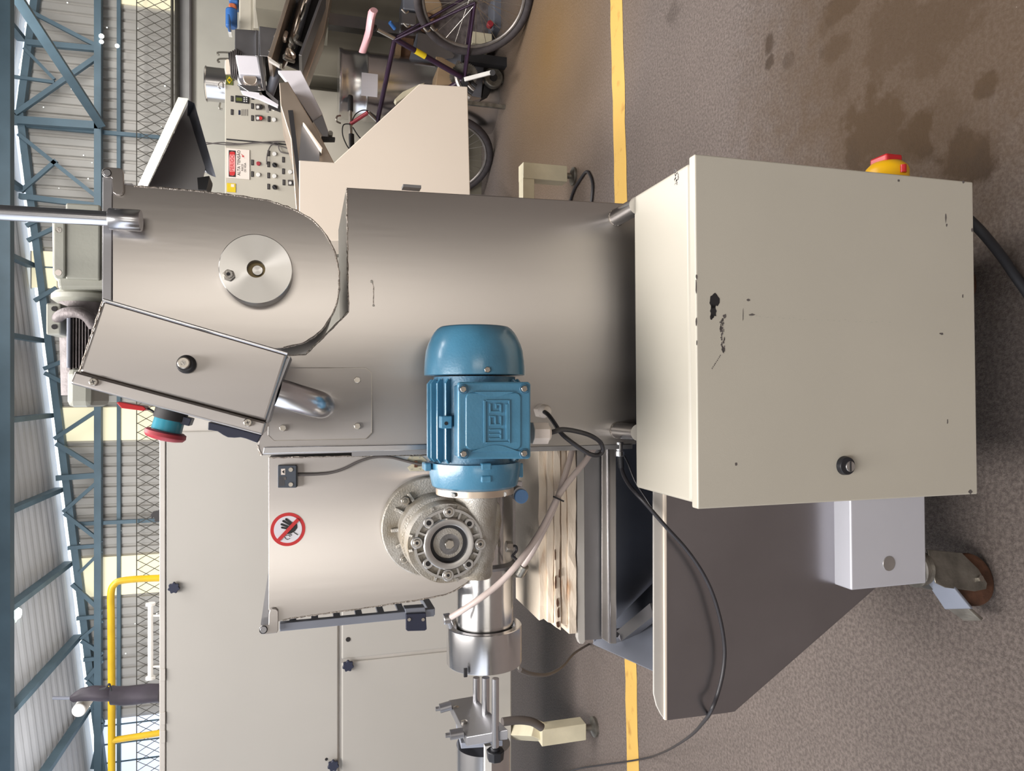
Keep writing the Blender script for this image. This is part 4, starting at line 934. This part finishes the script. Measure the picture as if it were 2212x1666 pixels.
for ang in (2.95, 3.35, 4.3, 5.0, 1.9, 1.3):
    x2, y2 = P2(966, 1174, ang, 76); x3, y3 = P2(966, 1174, ang, 84); MB().bar(P(x2, y2, GYF+.004), P(x3, y3, GYF+.006), .0035, .005).build('rim_rib', M['cast'], rg)
# worm housing along the motor axis
MYC = 1.075
a_ = P(1026, 1068, MYC); b_ = P(1034, 1247, MYC); ax = Vector((-1, 0, 0)); L_ = a_.x-b_.x; q_ = Vector((a_.x, MYC, (a_.z+b_.z)/2)); pxl = S(1, 1026, 1100, MYC)
MB().lathe(q_, ax, [(0, 46*pxl), (.02, 44*pxl), (.05, 40*pxl), (L_*.78, 38*pxl), (L_*.82, 34*pxl), (L_*.97, 33*pxl), (L_, 30*pxl)], 48).build('worm_housing', M['cast'], mc)
poly([(972,1072),(1062,1068),(1080,1090),(1085,1125),(1078,1170),(1062,1212),(1050,1225),(1040,1120),(1010,1085)], 1.115, .05).build('housing_web', M['cast'], mc, .004)
# ---- motor
mo = MB(); A0 = P(1026, 1067, MYC-.012); zc = A0.z; MC = MYC-.012
def mx(y): return P(1026, y, MC).x
pxm = S(1, 1026, 900, MC)
def mring(y0, y1, r0, r1=None, nm='motor_part', m='blue', par=None, bev=0, n=56):
    x0, x1 = mx(y0), mx(y1); return MB().lathe((x0, MC, zc), (x1-x0, 0, 0), [(0, r0*pxm), (abs(x1-x0), (r1 or r0)*pxm)], n).build(nm, M[m], par, bev)
motor = MB().lathe((mx(1000), MC, zc), (1, 0, 0), [(0, 88*pxm), (mx(815)-mx(1000), 88*pxm)], 48).build('electric_motor', M['blue_dark'], mc)
mring(1051, 1066, 84, nm='motor_flange', m='steel_warm', par=motor, bev=.001)
MB().lathe((mx(1052), MC, zc), (1, 0, 0), [(0, 84*pxm), (.004, 92*pxm), (mx(1025)-mx(1052), 97*pxm), (mx(1003)-mx(1052), 99*pxm), (mx(997)-mx(1052), 99*pxm)], 56).build('end_bell', M['blue'], motor)
prof = [(812,104),(811,108),(800,108),(780,107),(760,104.5),(745,100),(730,93),(720,87),(712,80),(708,74),(707,60)]
MB().lathe((mx(812), MC, zc), (1, 0, 0), [(mx(y)-mx(812), r*pxm) for y, r in prof], 72).build('fan_cover', M['blue'], motor)
x0, x1 = mx(996), mx(818)
for k in range(26):
    ang = 2*PI*k/26; dz, dy = math.cos(ang), -math.sin(ang)
    if dy < -.72 and dz < .62: continue
    r1_, r2_ = 86*pxm, 103*pxm; t_ = Vector((0, dz, -dy))*.0016; n_ = Vector((0, dy, dz)); c0 = Vector((0, MC, zc))
    f = MB(); pts_ = [(x0+.004, r1_), (x0+.001, r1_+(r2_-r1_)*.5), (x0+.008, r2_), (x1-.008, r2_), (x1-.001, r1_+(r2_-r1_)*.5), (x1-.004, r1_)]
    f.prism([Vector((x, 0, 0))+c0+n_*r+t_ for x, r in pts_], -t_*2); f.build('cooling_fin', M['blue'], motor, .0006)
rect(953, 899, 977, 926, MC-108*pxm*.86, .02).build('lifting_lug', M['blue'], motor, .0015); disc(964, 915, MC-108*pxm*.86-.0006, 4, .003).build('lug_hole', M['dark'], motor)
for y_, x_ in ((1008, 1051), (1035, 1051)):
    rect(x_-11, y_-7, x_+11, y_+8, MC-100*pxm, .02).build('bell_lug', M['blue'], motor, .002)
rect(1044, 1023, 1058, 1042, MC-97*pxm, .01).build('bell_pocket', M['blue_dark'], motor, .002)
rect(918, 1001, 932, 1018, MC-.02, .03).build('side_lug', M['blue'], motor, .002); rect(1122, 1001, 1131, 1032, MC-.02, .03).build('side_lug', M['blue'], motor, .002)
disc(1053, 799, MC-111*pxm, 7, .006, n=6).build('cover_screw', M['bolt'], motor, .0006)
rect(1130, 788, 1135, 812, MC-.012, .004).build('small_sticker', M['white'], motor)
for x_, y_ in ((979,1071),(1090,1068)): disc(x_, y_, MC-.05, 6, .02, n=6).build('flange_bolt', M['white'], motor, .001)
# terminal box
TYF = .940
rrect(995, 831, 1143, 990, 5, TYF+.009, .045).build('terminal_box', M['blue_dark'], motor, .001)
lid = rrect(989, 825, 1147, 992, 7, TYF, .010).build('terminal_lid', M['blue'], motor, .003, 3)
rrect(1006, 848, 1126, 972, 12, TYF-.002, .004).build('raised_field', M['blue'], motor, .0018, 3)
MB().prism(crv([P(x, y, TYF-.003) for x, y in ((1020,846),(1040,852),(1060,857),(1078,857),(1098,851),(1116,846))], 4), (0,.003,0)).build('upper_swell', M['blue'], motor, .0008)
MB().prism(crv([P(x, y, TYF-.003) for x, y in ((1018,976),(1040,968),(1062,962),(1085,963),(1106,970),(1122,976))], 4), (0,.003,0)).build('lower_swell', M['blue'], motor, .0008)
for x_, y_ in ((1001,841),(1133,840),(1002,981),(1133,980)):
    disc(x_, y_, TYF-.0018, 11, .004, n=24).build('screw_pad', M['blue_dark'], motor, .0008); hexn(x_, y_, TYF-.0065, 7.2, .005).build('lid_screw', M['bolt'], motor, .0006)
def stroke(x0, y0, x1, y1, mb): rect(x0, y0, x1, y1, TYF-.0043, .0028, mb)
fr = MB()
for q_ in ((1045,865,1050,957),(1050,864,1099,867.5),(1050,954.5,1099,958),(1093,873,1099,950),(1099,864,1102,958)): stroke(*q_, fr)
e_ = fr.build('emblem_frame', M['blue'], motor, .0005); e_['kind'] = 'stuff'
for nm, qs in (('letter_w', ((1057,946,1084,950),(1057,936.5,1084,940.5),(1057,927,1084,931),(1080,927,1084,950))),
               ('letter_e', ((1057,916,1084,920),(1057,899,1061,918),(1068.5,899,1072.5,918),(1080,899,1084,918),(1057,898,1072,902))),
               ('letter_g', ((1057,888,1084,892),(1057,872,1061,890),(1080,872,1084,890),(1070,872,1084,876),(1070,872,1074,883)))):
    mb = MB()
    for q_ in qs: stroke(*q_, mb)
    e_ = mb.build(nm, M['blue'], motor, .0006); e_['kind'] = 'stuff'
# cable glands and motor lead
p_ = P(1168, 888, BY_); g_ = MB().lathe(p_, Vector((.0,-1,-.25)), [(-.004,.013),(.010,.013)], 6, False).lathe(p_, Vector((0,-1,-.25)), [(.010,.0115),(.018,.0105),(.022,.008)], 20).build('cable_gland', M['label_white'], mc, .001)
a_ = P(1148, 936, .975); b_ = P(1182, 936, .975)
MB().cyl(a_, b_, .0165, n=8).cyl(b_, b_+(b_-a_).normalized()*.004, .013, .010, n=18).build('cable_gland', M['label_white'], mc, .001)
MB().tube(crv([P(1180,938,.975), P(1196,933,.972), P(1216,928,.985), P(1245,932,1.02), P(1275,941,1.06), P(1296,955,1.09), P(1302,972,1.10), P(1293,983,1.10), P(1274,981,1.09), P(1245,963,1.09), P(1214,938,1.10), P(1196,912,1.115), P(1184,896,1.13), P(1174,889,1.15)], 8), .0037, 12).build('motor_lead', M['cable'], mc)

# ---- extruder tube and collar behind
TY_ = 1.29
MB().cyl(P(1047, 1050, TY_), P(1047, 1392, TY_), S(61, 1047, 1250, TY_), n=64).build('extruder_tube', M['steel_tube'], mc)
x0 = P(1047, 1222, TY_).x; z_ = P(1047,1200,TY_).z; rt = S(61,1047,1250,TY_)
MB().lathe((x0, TY_, z_), (1, 0, 0), [(0, rt*1.0), (.001, rt*1.09), (.006, rt*1.10), (.012, rt*1.0)], 56).build('tube_flange', M['steel_dark'], mc)
MB().lathe((x0+.012, TY_, z_), (1, 0, 0), [(0, rt*.9), (.2, rt*.9)], 48).build('tube_neck', M['cast'], mc)
cxa, cxb = P(1046, 1368, TY_-.05).x, P(1046, 1452, TY_-.05).x; zc_ = P(1046,1400,TY_).z
cl_ = MB().lathe((cxb, TY_, zc_), (1, 0, 0), [(0, rt*1.0), (0, rt*1.31), (.001, rt*1.32), (cxa-cxb-.001, rt*1.32), (cxa-cxb, rt*1.30), (cxa-cxb, rt*1.1), (cxa-cxb-.012, rt*1.1), (cxa-cxb-.012, rt*1.0)], 72, closed=True).build('collar_nut', M['steel_tube'], mc)
rect(1002, 1444, 1010, 1464, TY_-rt*1.32*.865-.0006, .004).build('collar_slot', M['rubber'], cl_, .001)
rect(1120, 1422, 1124, 1448, TY_-.03, .01).build('collar_pin', M['bolt'], cl_, .001)
# milky hoses, tie and fittings
MB().tube(crv([P(968,1337,1.19), P(1000,1318,1.17), P(1040,1291,1.155), P(1078,1261,1.15), P(1115,1222,1.145), P(1150,1175,1.15), P(1178,1128,1.16), P(1206,1072,1.17), P(1235,1032,1.18), P(1262,1000,1.19), P(1290,958,1.20), P(1300,940,1.21)], 8), .0053, 14).build('milky_hose', M['hose'], mc)
MB().tube(crv([P(1130,1222,1.20), P(1150,1192,1.19), P(1172,1150,1.18), P(1192,1108,1.175), P(1205,1075,1.18), P(1216,1040,1.19), P(1226,1010,1.20), P(1234,980,1.21), P(1240,950,1.22)], 8), .0053, 14).build('milky_hose', M['hose'], mc)
MB().bar(P(1196,1073,1.160), P(1217,1083,1.160), .0028, .006).build('cable_tie', M['ink'], mc)
MB().cyl(P(958,1338,1.19), P(972,1336,1.19), .009, n=16).cyl(P(966,1337,1.19), P(972,1352,1.24), .006, n=12).build('elbow_fitting', M['steel_pol'], mc, .001)
MB().cyl(P(1122,1242,1.21), P(1133,1222,1.20), .0085, n=12).cyl(P(1110,1240,1.25), P(1130,1240,1.21), .007, n=6).build('elbow_fitting', M['zinc'], mc, .001)
disc(1127, 1073, 1.13, 15.5, .006, n=32).build('blue_cap', mat('blue_cap_plastic', (104, 146, 196), .4), mc, .001); disc(1124, 1068, 1.136, 16, .05, n=32, r2=15).build('cap_sleeve', M['steel_dark'], mc)
rect(1111, 1040, 1130, 1062, 1.17, .03).build('cap_bracket', M['steel_pol'], mc, .002)
MB().cyl(P(1092,1181,1.22), P(1106,1181,1.22), .010, n=6).build('sensor_nut', M['bolt'], mc, .001); MB().tube(crv([P(1104,1181,1.22), P(1114,1180,1.22), P(1116,1190,1.22), P(1106,1202,1.22), P(1112,1205,1.22), P(1126,1222,1.23)], 5), .0022, 8).build('sensor_wire', M['cable'], mc)

# ---- table rails under the boards
RY = 1.225
poly([(1246,900),(1262,900),(1264,1386),(1260,1392),(1252,1391),(1248,1380)], RY-.012, .012).build('front_lip', M['cream_edge'], mc, .001)
poly([(1262,900),(1301,900),(1300,1381),(1264,1383)], RY, .004).build('rail_web', M['steel_dark'], mc)
poly([(1300,900),(1331,900),(1332,1391),(1318,1391),(1300,1380)], RY-.012, .003).build('rail_flange', M['steel'], mc, .001)
rect(1313, 900, 1318, 1390, RY-.0145, .004).build('rail_bead', M['steel_pol'], mc, .001)
MB().box((P(1262,1380,RY).x, RY+.004, P(1331,1100,RY).z), (P(1262,700,RY).x, RY+.34, P(1262,1100,RY).z-.001)).build('table_frame', M['steel_dark'], mc)
# ---- lower tray
PYF = 1.115
lip = poly([(1411,700),(1433,700),(1437,1556),(1428,1545),(1418,1525),(1412,1500)], PYF, .004).build('tray_lip', M['cream_edge'], mc, .0012)
poly([(1432,700),(1440,700),(1442,1557),(1436,1557)], PYF-.004, .008).build('lip_highlight', M['cream_bright'], mc, .0015)  # bright cream strip paints the highlight along the tray lip
poly([(1437,560),(1440,1557),(1568,1541),(1587,1538),(1902,1262),(1902,560)], PYF+.002, .004).build('front_panel', M['steel_low'], mc, .0008)
zl = P(1412, 1452, PYF).z
A1, A2 = P(1414,1452,PYF+.006), P(1331,1388,1.38); A2.z = zl; B1, B2 = A1+Vector((.20,.02,-.20)), A2+Vector((.2,-.05,-.20))
MB().prism([A1, A2, B2, B1], (.003, 0, .003)).build('tray_side', M['blue_grey'], mc)
C1, C2 = Vector((.38, A1.y, zl)), Vector((.38, A2.y, zl))
MB().prism([A2, C2, C2+Vector((0,-.05,-.34)), A2+Vector((.2,-.05,-.34))], (0, .003, 0)).build('tray_back', M['blue_grey'], mc)
MB().prism([B1, B2, C2+Vector((0,-.05,-.26)), C1+Vector((0,.02,-.26))], (0, 0, -.003)).build('tray_floor', M['blue_grey'], mc)
MB().bar(P(1345,1375,1.30), P(1420,1315,1.14), .022).bar(P(1330,1378,1.31), P(1348,1376,1.29), .024).build('tray_brace', M['steel_dark'], mc)
MB().box((P(1300,1300,1.40).x, 1.42, .22), (.37, 1.47, .80)).build('rear_frame', M['steel_dark'], mc)
# ---- chassis beam and casters
CB = 1.075
xa, xb_ = P(1920, 1268, CB).x, .36; zt_, zb2 = P(1838, 1170, CB).z, P(2000, 1170, CB).z
bmz = MB().box((xa, CB, zb2), (xb_, CB+.05, zt_)).build('chassis_beam', M['steel_beam'], mc, .003, 3)
dco = disc(1921, 1218, CB-.0012, 16, .002, n=40).build('round_plug', M['cast_light'], bmz, .0004)
MB().box((xa, CB+.28, zb2), (xb_, CB+.33, zt_)).build('chassis_beam', M['steel_dark'], mc, .003)
MB().box((xa+.01, CB+.05, zb2+.01), (xa+.06, CB+.28, zt_-.01)).build('cross_beam', M['steel_dark'], mc)
MB().box((.29, CB+.05, zb2+.01), (.34, CB+.28, zt_-.01)).build('cross_beam', M['steel_dark'], mc)
def caster(x, y, ztop, swivel, brake=True):
    wr_ = .050; fwd = Vector((math.cos(swivel), math.sin(swivel), 0)); sd_ = Vector((-fwd.y, fwd.x, 0)); cw = Vector((x, y, wr_)) + fwd*.030
    k = MB().lathe((x, y, ztop+.001), (0, 0, -1), [(0, .036), (.007, .036), (.009, .030), (.020, .033), (.024, .026)], 28).build('caster_fork', M['zinc'], mc)
    for sg in (-1, 1):
        o = Vector((x, y, 0)) + sd_*.023*sg; t_ = ztop-.018
        prof_ = [(-.032, t_), (.030, t_), (.040, t_-.020), (.052, .068), (.050, .040), (.040, .034), (.012, .046), (-.020, .075)]
        MB().prism([o+fwd*a+Vector((0,0,b)) for a, b in prof_], sd_*.003*sg).build('fork_cheek', M['zinc'], k, .001)
    MB().lathe(cw-sd_*.016, sd_, [(0, wr_*.80), (.003, wr_*.95), (.008, wr_), (.024, wr_), (.029, wr_*.95), (.032, wr_*.80)], 44).build('caster_wheel', M['rust'], mc)
    MB().cyl(cw-sd_*.031, cw+sd_*.031, .0065, n=6).build('axle_bolt', M['bolt'], k)
    if brake:
        def q(a, b, c): return Vector((x, y, c)) + fwd*a + sd_*b
        MB().hexa([q(.020,-.026,.122), q(.020,.024,.122), q(.082,.030,.086), q(.082,-.030,.086)], [q(.020,-.026,.130), q(.020,.024,.130), q(.082,.030,.094), q(.082,-.030,.094)]).build('brake_pedal', M['blue_grey'], k, .002)
        MB().hexa([q(.080,-.024,.086), q(.080,.024,.086), q(.102,.020,.058), q(.102,-.020,.058)], [q(.080,-.024,.095), q(.080,.024,.095), q(.106,.020,.066), q(.106,-.020,.066)]).build('brake_toe', M['zinc'], k, .002)
    return k
c0 = P(2003, 1225, CB+.03)
caster(c0.x, CB+.03, zb2, math.radians(197)); caster(.255, CB+.05, zb2, math.radians(185), False); caster(c0.x+.02, CB+.30, zb2, math.radians(60), False); caster(.30, CB+.30, zb2, math.radians(120), False)

# ---- switch box (cream enclosure)
EY = .890
aTL, aTR, aBL, aBR = P(1507.7,1101,EY), P(1500.5,333,EY), P(2114,1067,EY), P(2100,392,EY)
xl = (aTL.x+aBL.x)/2; xr_ = (aTR.x+aBR.x)/2; zt3 = (aTL.z+aTR.z)/2; zb3 = (aBL.z+aBR.z)/2
ENC = MB().box((xl+.006, EY+.022, zb3+.006), (xr_-.006, EY+.2, zt3-.002)).build('switch_box', M['cream'], mc, .005, 3)
MB().box((xl+.012, EY+.014, zb3+.012), (xr_-.012, EY+.024, zt3-.010)).build('gasket', M['rubber'], ENC)
door = MB().box((xl, EY, zb3), (xr_, EY+.0165, zt3)).build('switch_box_door', M['cream'], mc, .0022, 3)
lk = disc(1832, 1007, EY-.008, 19, .009, n=40, r2=21).build('door_lock', M['black'], door, .0008)
disc(1838, 1008, EY-.0095, 11.5, .003, n=32).build('lock_insert', M['cast_light'], door, .0005); rect(1837, 997, 1839.5, 1019, EY-.0105, .002).build('lock_slot', M['ink'], door)
def chip(pts_, m='ink', Y=None): return poly(pts_, (Y or EY)-.0003, .0005).build('paint_scuff', M[m], door)
def blob(cx, cy, rx, ry, n=14, jit=.25, m='ink'):
    return chip([(cx+rx*math.cos(2*PI*i/n)*(1+random.uniform(-jit, jit)), cy+ry*math.sin(2*PI*i/n)*(1+random.uniform(-jit, jit))) for i in range(n)], m)
blob(1543, 650, 10, 15, 18); blob(1541, 672, 7, 14, 16); blob(1537, 684, 3, 7, 10)
for i in range(46):
    t = random.random(); blob(1559+4*t+random.uniform(-4,4), 690+72*t, random.uniform(.7,2.1), random.uniform(1.5,4.5), 7, .4, 'cable_grey')
for i in range(9): blob(1556-i*2.2, 768+i*3.5, .8, 1.8, 6, .3, 'cable_grey')
for x_, y_, rx, ry in ((1616,648,5,2.5),(1625,680,6,2),(2034,721,4,3),(2047,911,1.2,6),(1590,1002,3,3.5),(1565,683,3,5),(1941,390,3,3),(2043,470,1.5,9),(2045,486,1.5,3),(2097,1063,4,4),(1505,598,2,5),(1504,620,1.5,16),(1504,695,1.3,10),(1505,740,1,5),(2100,497,2,4),(2081,393,2.5,4),(1990,381,2,1.5),(2080,640,1,4),(1605,680,.6,15)):
    blob(x_, y_, rx, ry, 8, .4, 'cable_grey')
for i in range(26): blob(1620+i*12+random.uniform(-3,3), 684+i*.5+random.uniform(-2,2), random.uniform(1,3), .5, 6, .3, 'steel_dark' if 0 else 'grey_paint')
# scuffs on the top of the box
tp = MB()
for i in range(40):
    t = i/39; q = PZ(1458+random.uniform(-4,4)+4*math.sin(t*3), 365+34*t, zt3-.0018); w2 = random.uniform(.0004,.0012); tp.add([q+Vector((-w2,-w2,0)), q+Vector((w2,-w2,0)), q+Vector((w2,w2*2,0)), q+Vector((-w2,w2*2,0))], [(0,1,2,3)])
sf = tp.build('paint_scuff', M['cable_grey'], ENC); sf['kind'] = 'stuff'
# isolator on the right side
iz = P(1900, 372, .96).z
ib = MB().lathe((xr_-.007, .945, iz), (1, 0, 0), [(0, .033), (.030, .033), (.036, .031), (.043, .024), (.045, .018)], 40).build('isolator_base', M['yellow'], mc)
MB().box((xr_+.034, .926, iz-.014), (xr_+.047, .962, iz+.018)).build('isolator_handle', M['red'], mc, .003)
MB().cyl((xr_+.012, .9115, iz), (xr_+.024, .9115, iz), .005, n=14).build('isolator_mark', M['red'], ib)
# ---- connector and cables
a_ = P(1331, 972, 1.20); 
MB().cyl(P(1338,955,1.17), P(1338,974,1.17), .0075, n=20).cyl(P(1338,974,1.17), P(1338,986,1.17), .0085, n=20).build('round_connector', M['steel_pol'], mc, .001)
MB().cyl(P(1340,984,1.17), P(1342,1011,1.17), .0062, .005, n=16).build('connector_boot', M['rubber'], mc)
path = [P(1342,1008,1.17), P(1347,1026,1.16), P(1359,1048,1.14), P(1374,1066,1.115), P(1398,1092,1.10), P(1440,1140,1.095), P(1480,1184,1.095), P(1513,1230,1.095), P(1538,1280,1.095), P(1556,1340,1.095), P(1565,1400,1.098), P(1562,1450,1.10), P(1550,1500,1.10), P(1534,1540,1.105), P(1518,1562,1.2), P(1496,1586,1.45), P(1468,1606,1.8), P(1436,1624,2.2), P(1396,1638,2.6), PZ(1350,1646,.006), PZ(1300,1653,.006), PZ(1235,1665,.006), PZ(1200,1690,.006)]
path = crv(path, 8)
for v in path: v.z = max(v.z, .005)
MB().tube(path, [.0034]*len(path), 12).build('power_lead', M['cable'], mc)
MB().tube(crv([P(1344,978,1.19), P(1356,1000,1.19), P(1372,1040,1.18), P(1396,1078,1.17), P(1410,1100,1.16)], 6), .0018, 8).build('thin_wire', M['cable'], mc)
MB().tube(crv([P(2080,462,1.0), P(2106,486,.985), P(2130,512,.985), P(2165,556,1.0), P(2195,600,1.01), P(2225,645,1.01), P(2260,720,1.01)], 8), .0085, 16).build('black_conduit', M['rubber'], mc)
# ---- open chute behind the drum
CYb = 1.42
chu = poly([(318,408),(408,222),(448,345),(432,412),(440,420)], CYb+.06, .004).build('chute_back', M['steel_dark'], mc)
MB().prism([P(297,405,CYb-.024), P(385,213,CYb-.024), P(407,216,CYb-.07), P(318,407,CYb-.07)], (.003, 0, 0)).build('chute_front_lip', M['grey_paint'], mc, .0015)  # plain grey colour imitates the bright reflection on this steel lip
MB().prism([P(406,216,CYb-.02), P(420,223,CYb), P(466,382,CYb), P(457,379,CYb+.03), P(440,370,CYb+.08), P(404,258,CYb+.08)], (0, .003, 0)).build('chute_right_side', M['blue_grey'], mc)  # blue-grey colour imitates cool side light on the inner steel face
MB().prism([P(298,404,CYb-.02), P(385,215,CYb-.02), P(400,232,CYb+.16), P(318,404,CYb+.16)], (0, .003, 0)).build('chute_left_side', M['steel_dark'], mc)
poly([(426,384),(452,380),(452,385),(446,410),(428,409)], CYb+.03, .05).build('chute_outlet', M['rubber'], mc)
MB().prism([P(260,396,DRY+.01), P(285,396,DRY+.01), P(292,404,DRY+.01), P(262,404,DRY+.01)], (0, .28, 0)).build('flange_tab', M['steel_dark'], mc)
# ---- gearmotor behind the drum
GM = 1.36
gm = poly([(110,450),(112,592),(116,600),(122,607),(124,625),(240,625),(240,450)], GM, .12).build('rear_gearbox', M['grey_paint'], mc, .006, 3)
rect(141, 440, 216, 604, GM-.006, .01).build('cover_panel', M['grey_paint'], gm, .003)
rrect(114, 478, 141, 600, 8, GM-.010, .012).build('bolt_rail', M['grey_paint'], gm, .003)
for y_, m_ in ((497,'grey_dusty'),(589,'gap')): disc(126, y_, GM-.0105, 6.5, .002, n=20).build('bolt_hole', M['cast' if m_ == 'grey_dusty' else 'label_white'], gm)
rr_ = S(1, 180, 640, GM)
gx = P(180, 650, GM).x; gz = P(172, 640, GM+.05).z
MB().lathe((P(180,622,GM).x, GM+.06, P(185,630,GM+.06).z), (-1, 0, 0), [(0, 58*rr_), (.006, 66*rr_), (.014, 66*rr_), (.020, 56*rr_)], 48).build('rear_motor_flange', M['grey_paint'], mc)
MB().lathe((P(180,650,GM).x, GM+.06, P(185,630,GM+.06).z), (-1, 0, 0), [(-.012, 54*rr_), (.0, 52*rr_), (.16, 46*rr_)], 40).build('rear_motor', M['grey_dusty'], mc)
MB().tube(crv([P(122,690,GM-.02), P(133,680,GM-.04), P(150,675,GM-.05), P(172,676,GM-.055), P(190,686,GM-.055), P(204,706,GM-.05)], 5), .009, 12).build('cast_rim', M['grey_dusty'], mc)
for i in range(9): rect(150+i*6.6, 676, 152.5+i*6.6, 800, GM-.045, .10).build('cooling_fin', M['grey_dusty'], mc)
rect(143, 676, 152, 795, GM-.05, .08).build('fin_guard', M['blue_grey'], mc, .002)
rrect(99, 655, 131, 723, 4, GM-.03, .08).build('rear_terminal_box', M['grey_paint'], mc, .004)
for x_, y_ in ((117,667),(117,706)): disc(x_, y_, GM-.0315, 5.5, .003, n=18).build('entry_hole', M['ink'], mc)
rect(142, 795, 200, 880, GM-.055, .11).build('rear_fan_cover', M['grey_paint'], mc, .01)

# ---- stack of painted boards on the table
setyaw(0.95)
def board(x0, x1, yL, Y, d, label, extra=0):
    a = P((x0+x1)/2, yL, Y); zt_ = P(x0, 1150, Y).z; zb_ = P(x1, 1150, Y).z
    n = 12; mb = MB(); xr2 = P(1200, 961, 1.167).x-.003
    vs = []
    for i in range(n+1):
        x = a.x + (xr2-a.x)*i/n; j = (random.uniform(-.0012, .0012), random.uniform(-.0008, .0008))
        for z, yo in ((zb_+j[0], 0), (zt_+j[1], 0)): vs.append((x if i else x+random.uniform(-.003, .006), Y+random.uniform(-.002, .002), z))
        for z in (zb_, zt_): vs.append((x, Y+d, z))
    fs = []
    for i in range(n):
        b = 4*i; e = b+4; fs += [(b, b+1, e+1, e), (b+1, b+3, e+3, e+1), (b+3, b+2, e+2, e+3), (b+2, b, e, e+2)]
    fs += [(0, 2, 3, 1), (4*n, 4*n+1, 4*n+3, 4*n+2)]
    return tag(MB().add(vs, fs).build('painted_board', M['wood'], None, .0012), label, 'board', None)
zz = [1164, 1182, 1197, 1212, 1226, 1245]
board(1164, 1180.5, 1341, 1.222, .15, 'topmost cream painted board, thickest of the stack under the blue motor')
board(1182.5, 1195.5, 1349, 1.214, .16, 'second cream painted board down, with brown-stained end')
b3_ = board(1197.5, 1210.5, 1361, 1.210, .17, 'third cream painted board down, sticking out with a rotten dark end', .004)
board(1212.5, 1224.5, 1352, 1.214, .17, 'fourth cream painted board down, set back a little')
board(1226.5, 1245, 1369, 1.211, .18, 'lowest cream painted board, longest, lying on the steel rail')

rot = mat('rotten_wood', (92, 62, 44), .8, 0, .3, 40)
def rotp(cx, cy, rx, ry, Y=1.2062):
    return poly([(cx+rx*math.cos(2*PI*i/11)*random.uniform(.7, 1.2), cy+ry*math.sin(2*PI*i/11)*random.uniform(.7, 1.2)) for i in range(11)], Y, .003).build('rot_patch', rot, b3_)
for q_ in ((1205,1303,2.5,9),(1207,1326,2.2,12),(1206,1350,3.4,6),(1201,1258,1.6,14),(1209,1240,1.2,10),(1200,1200,1,12)): rotp(*q_)
finalize()
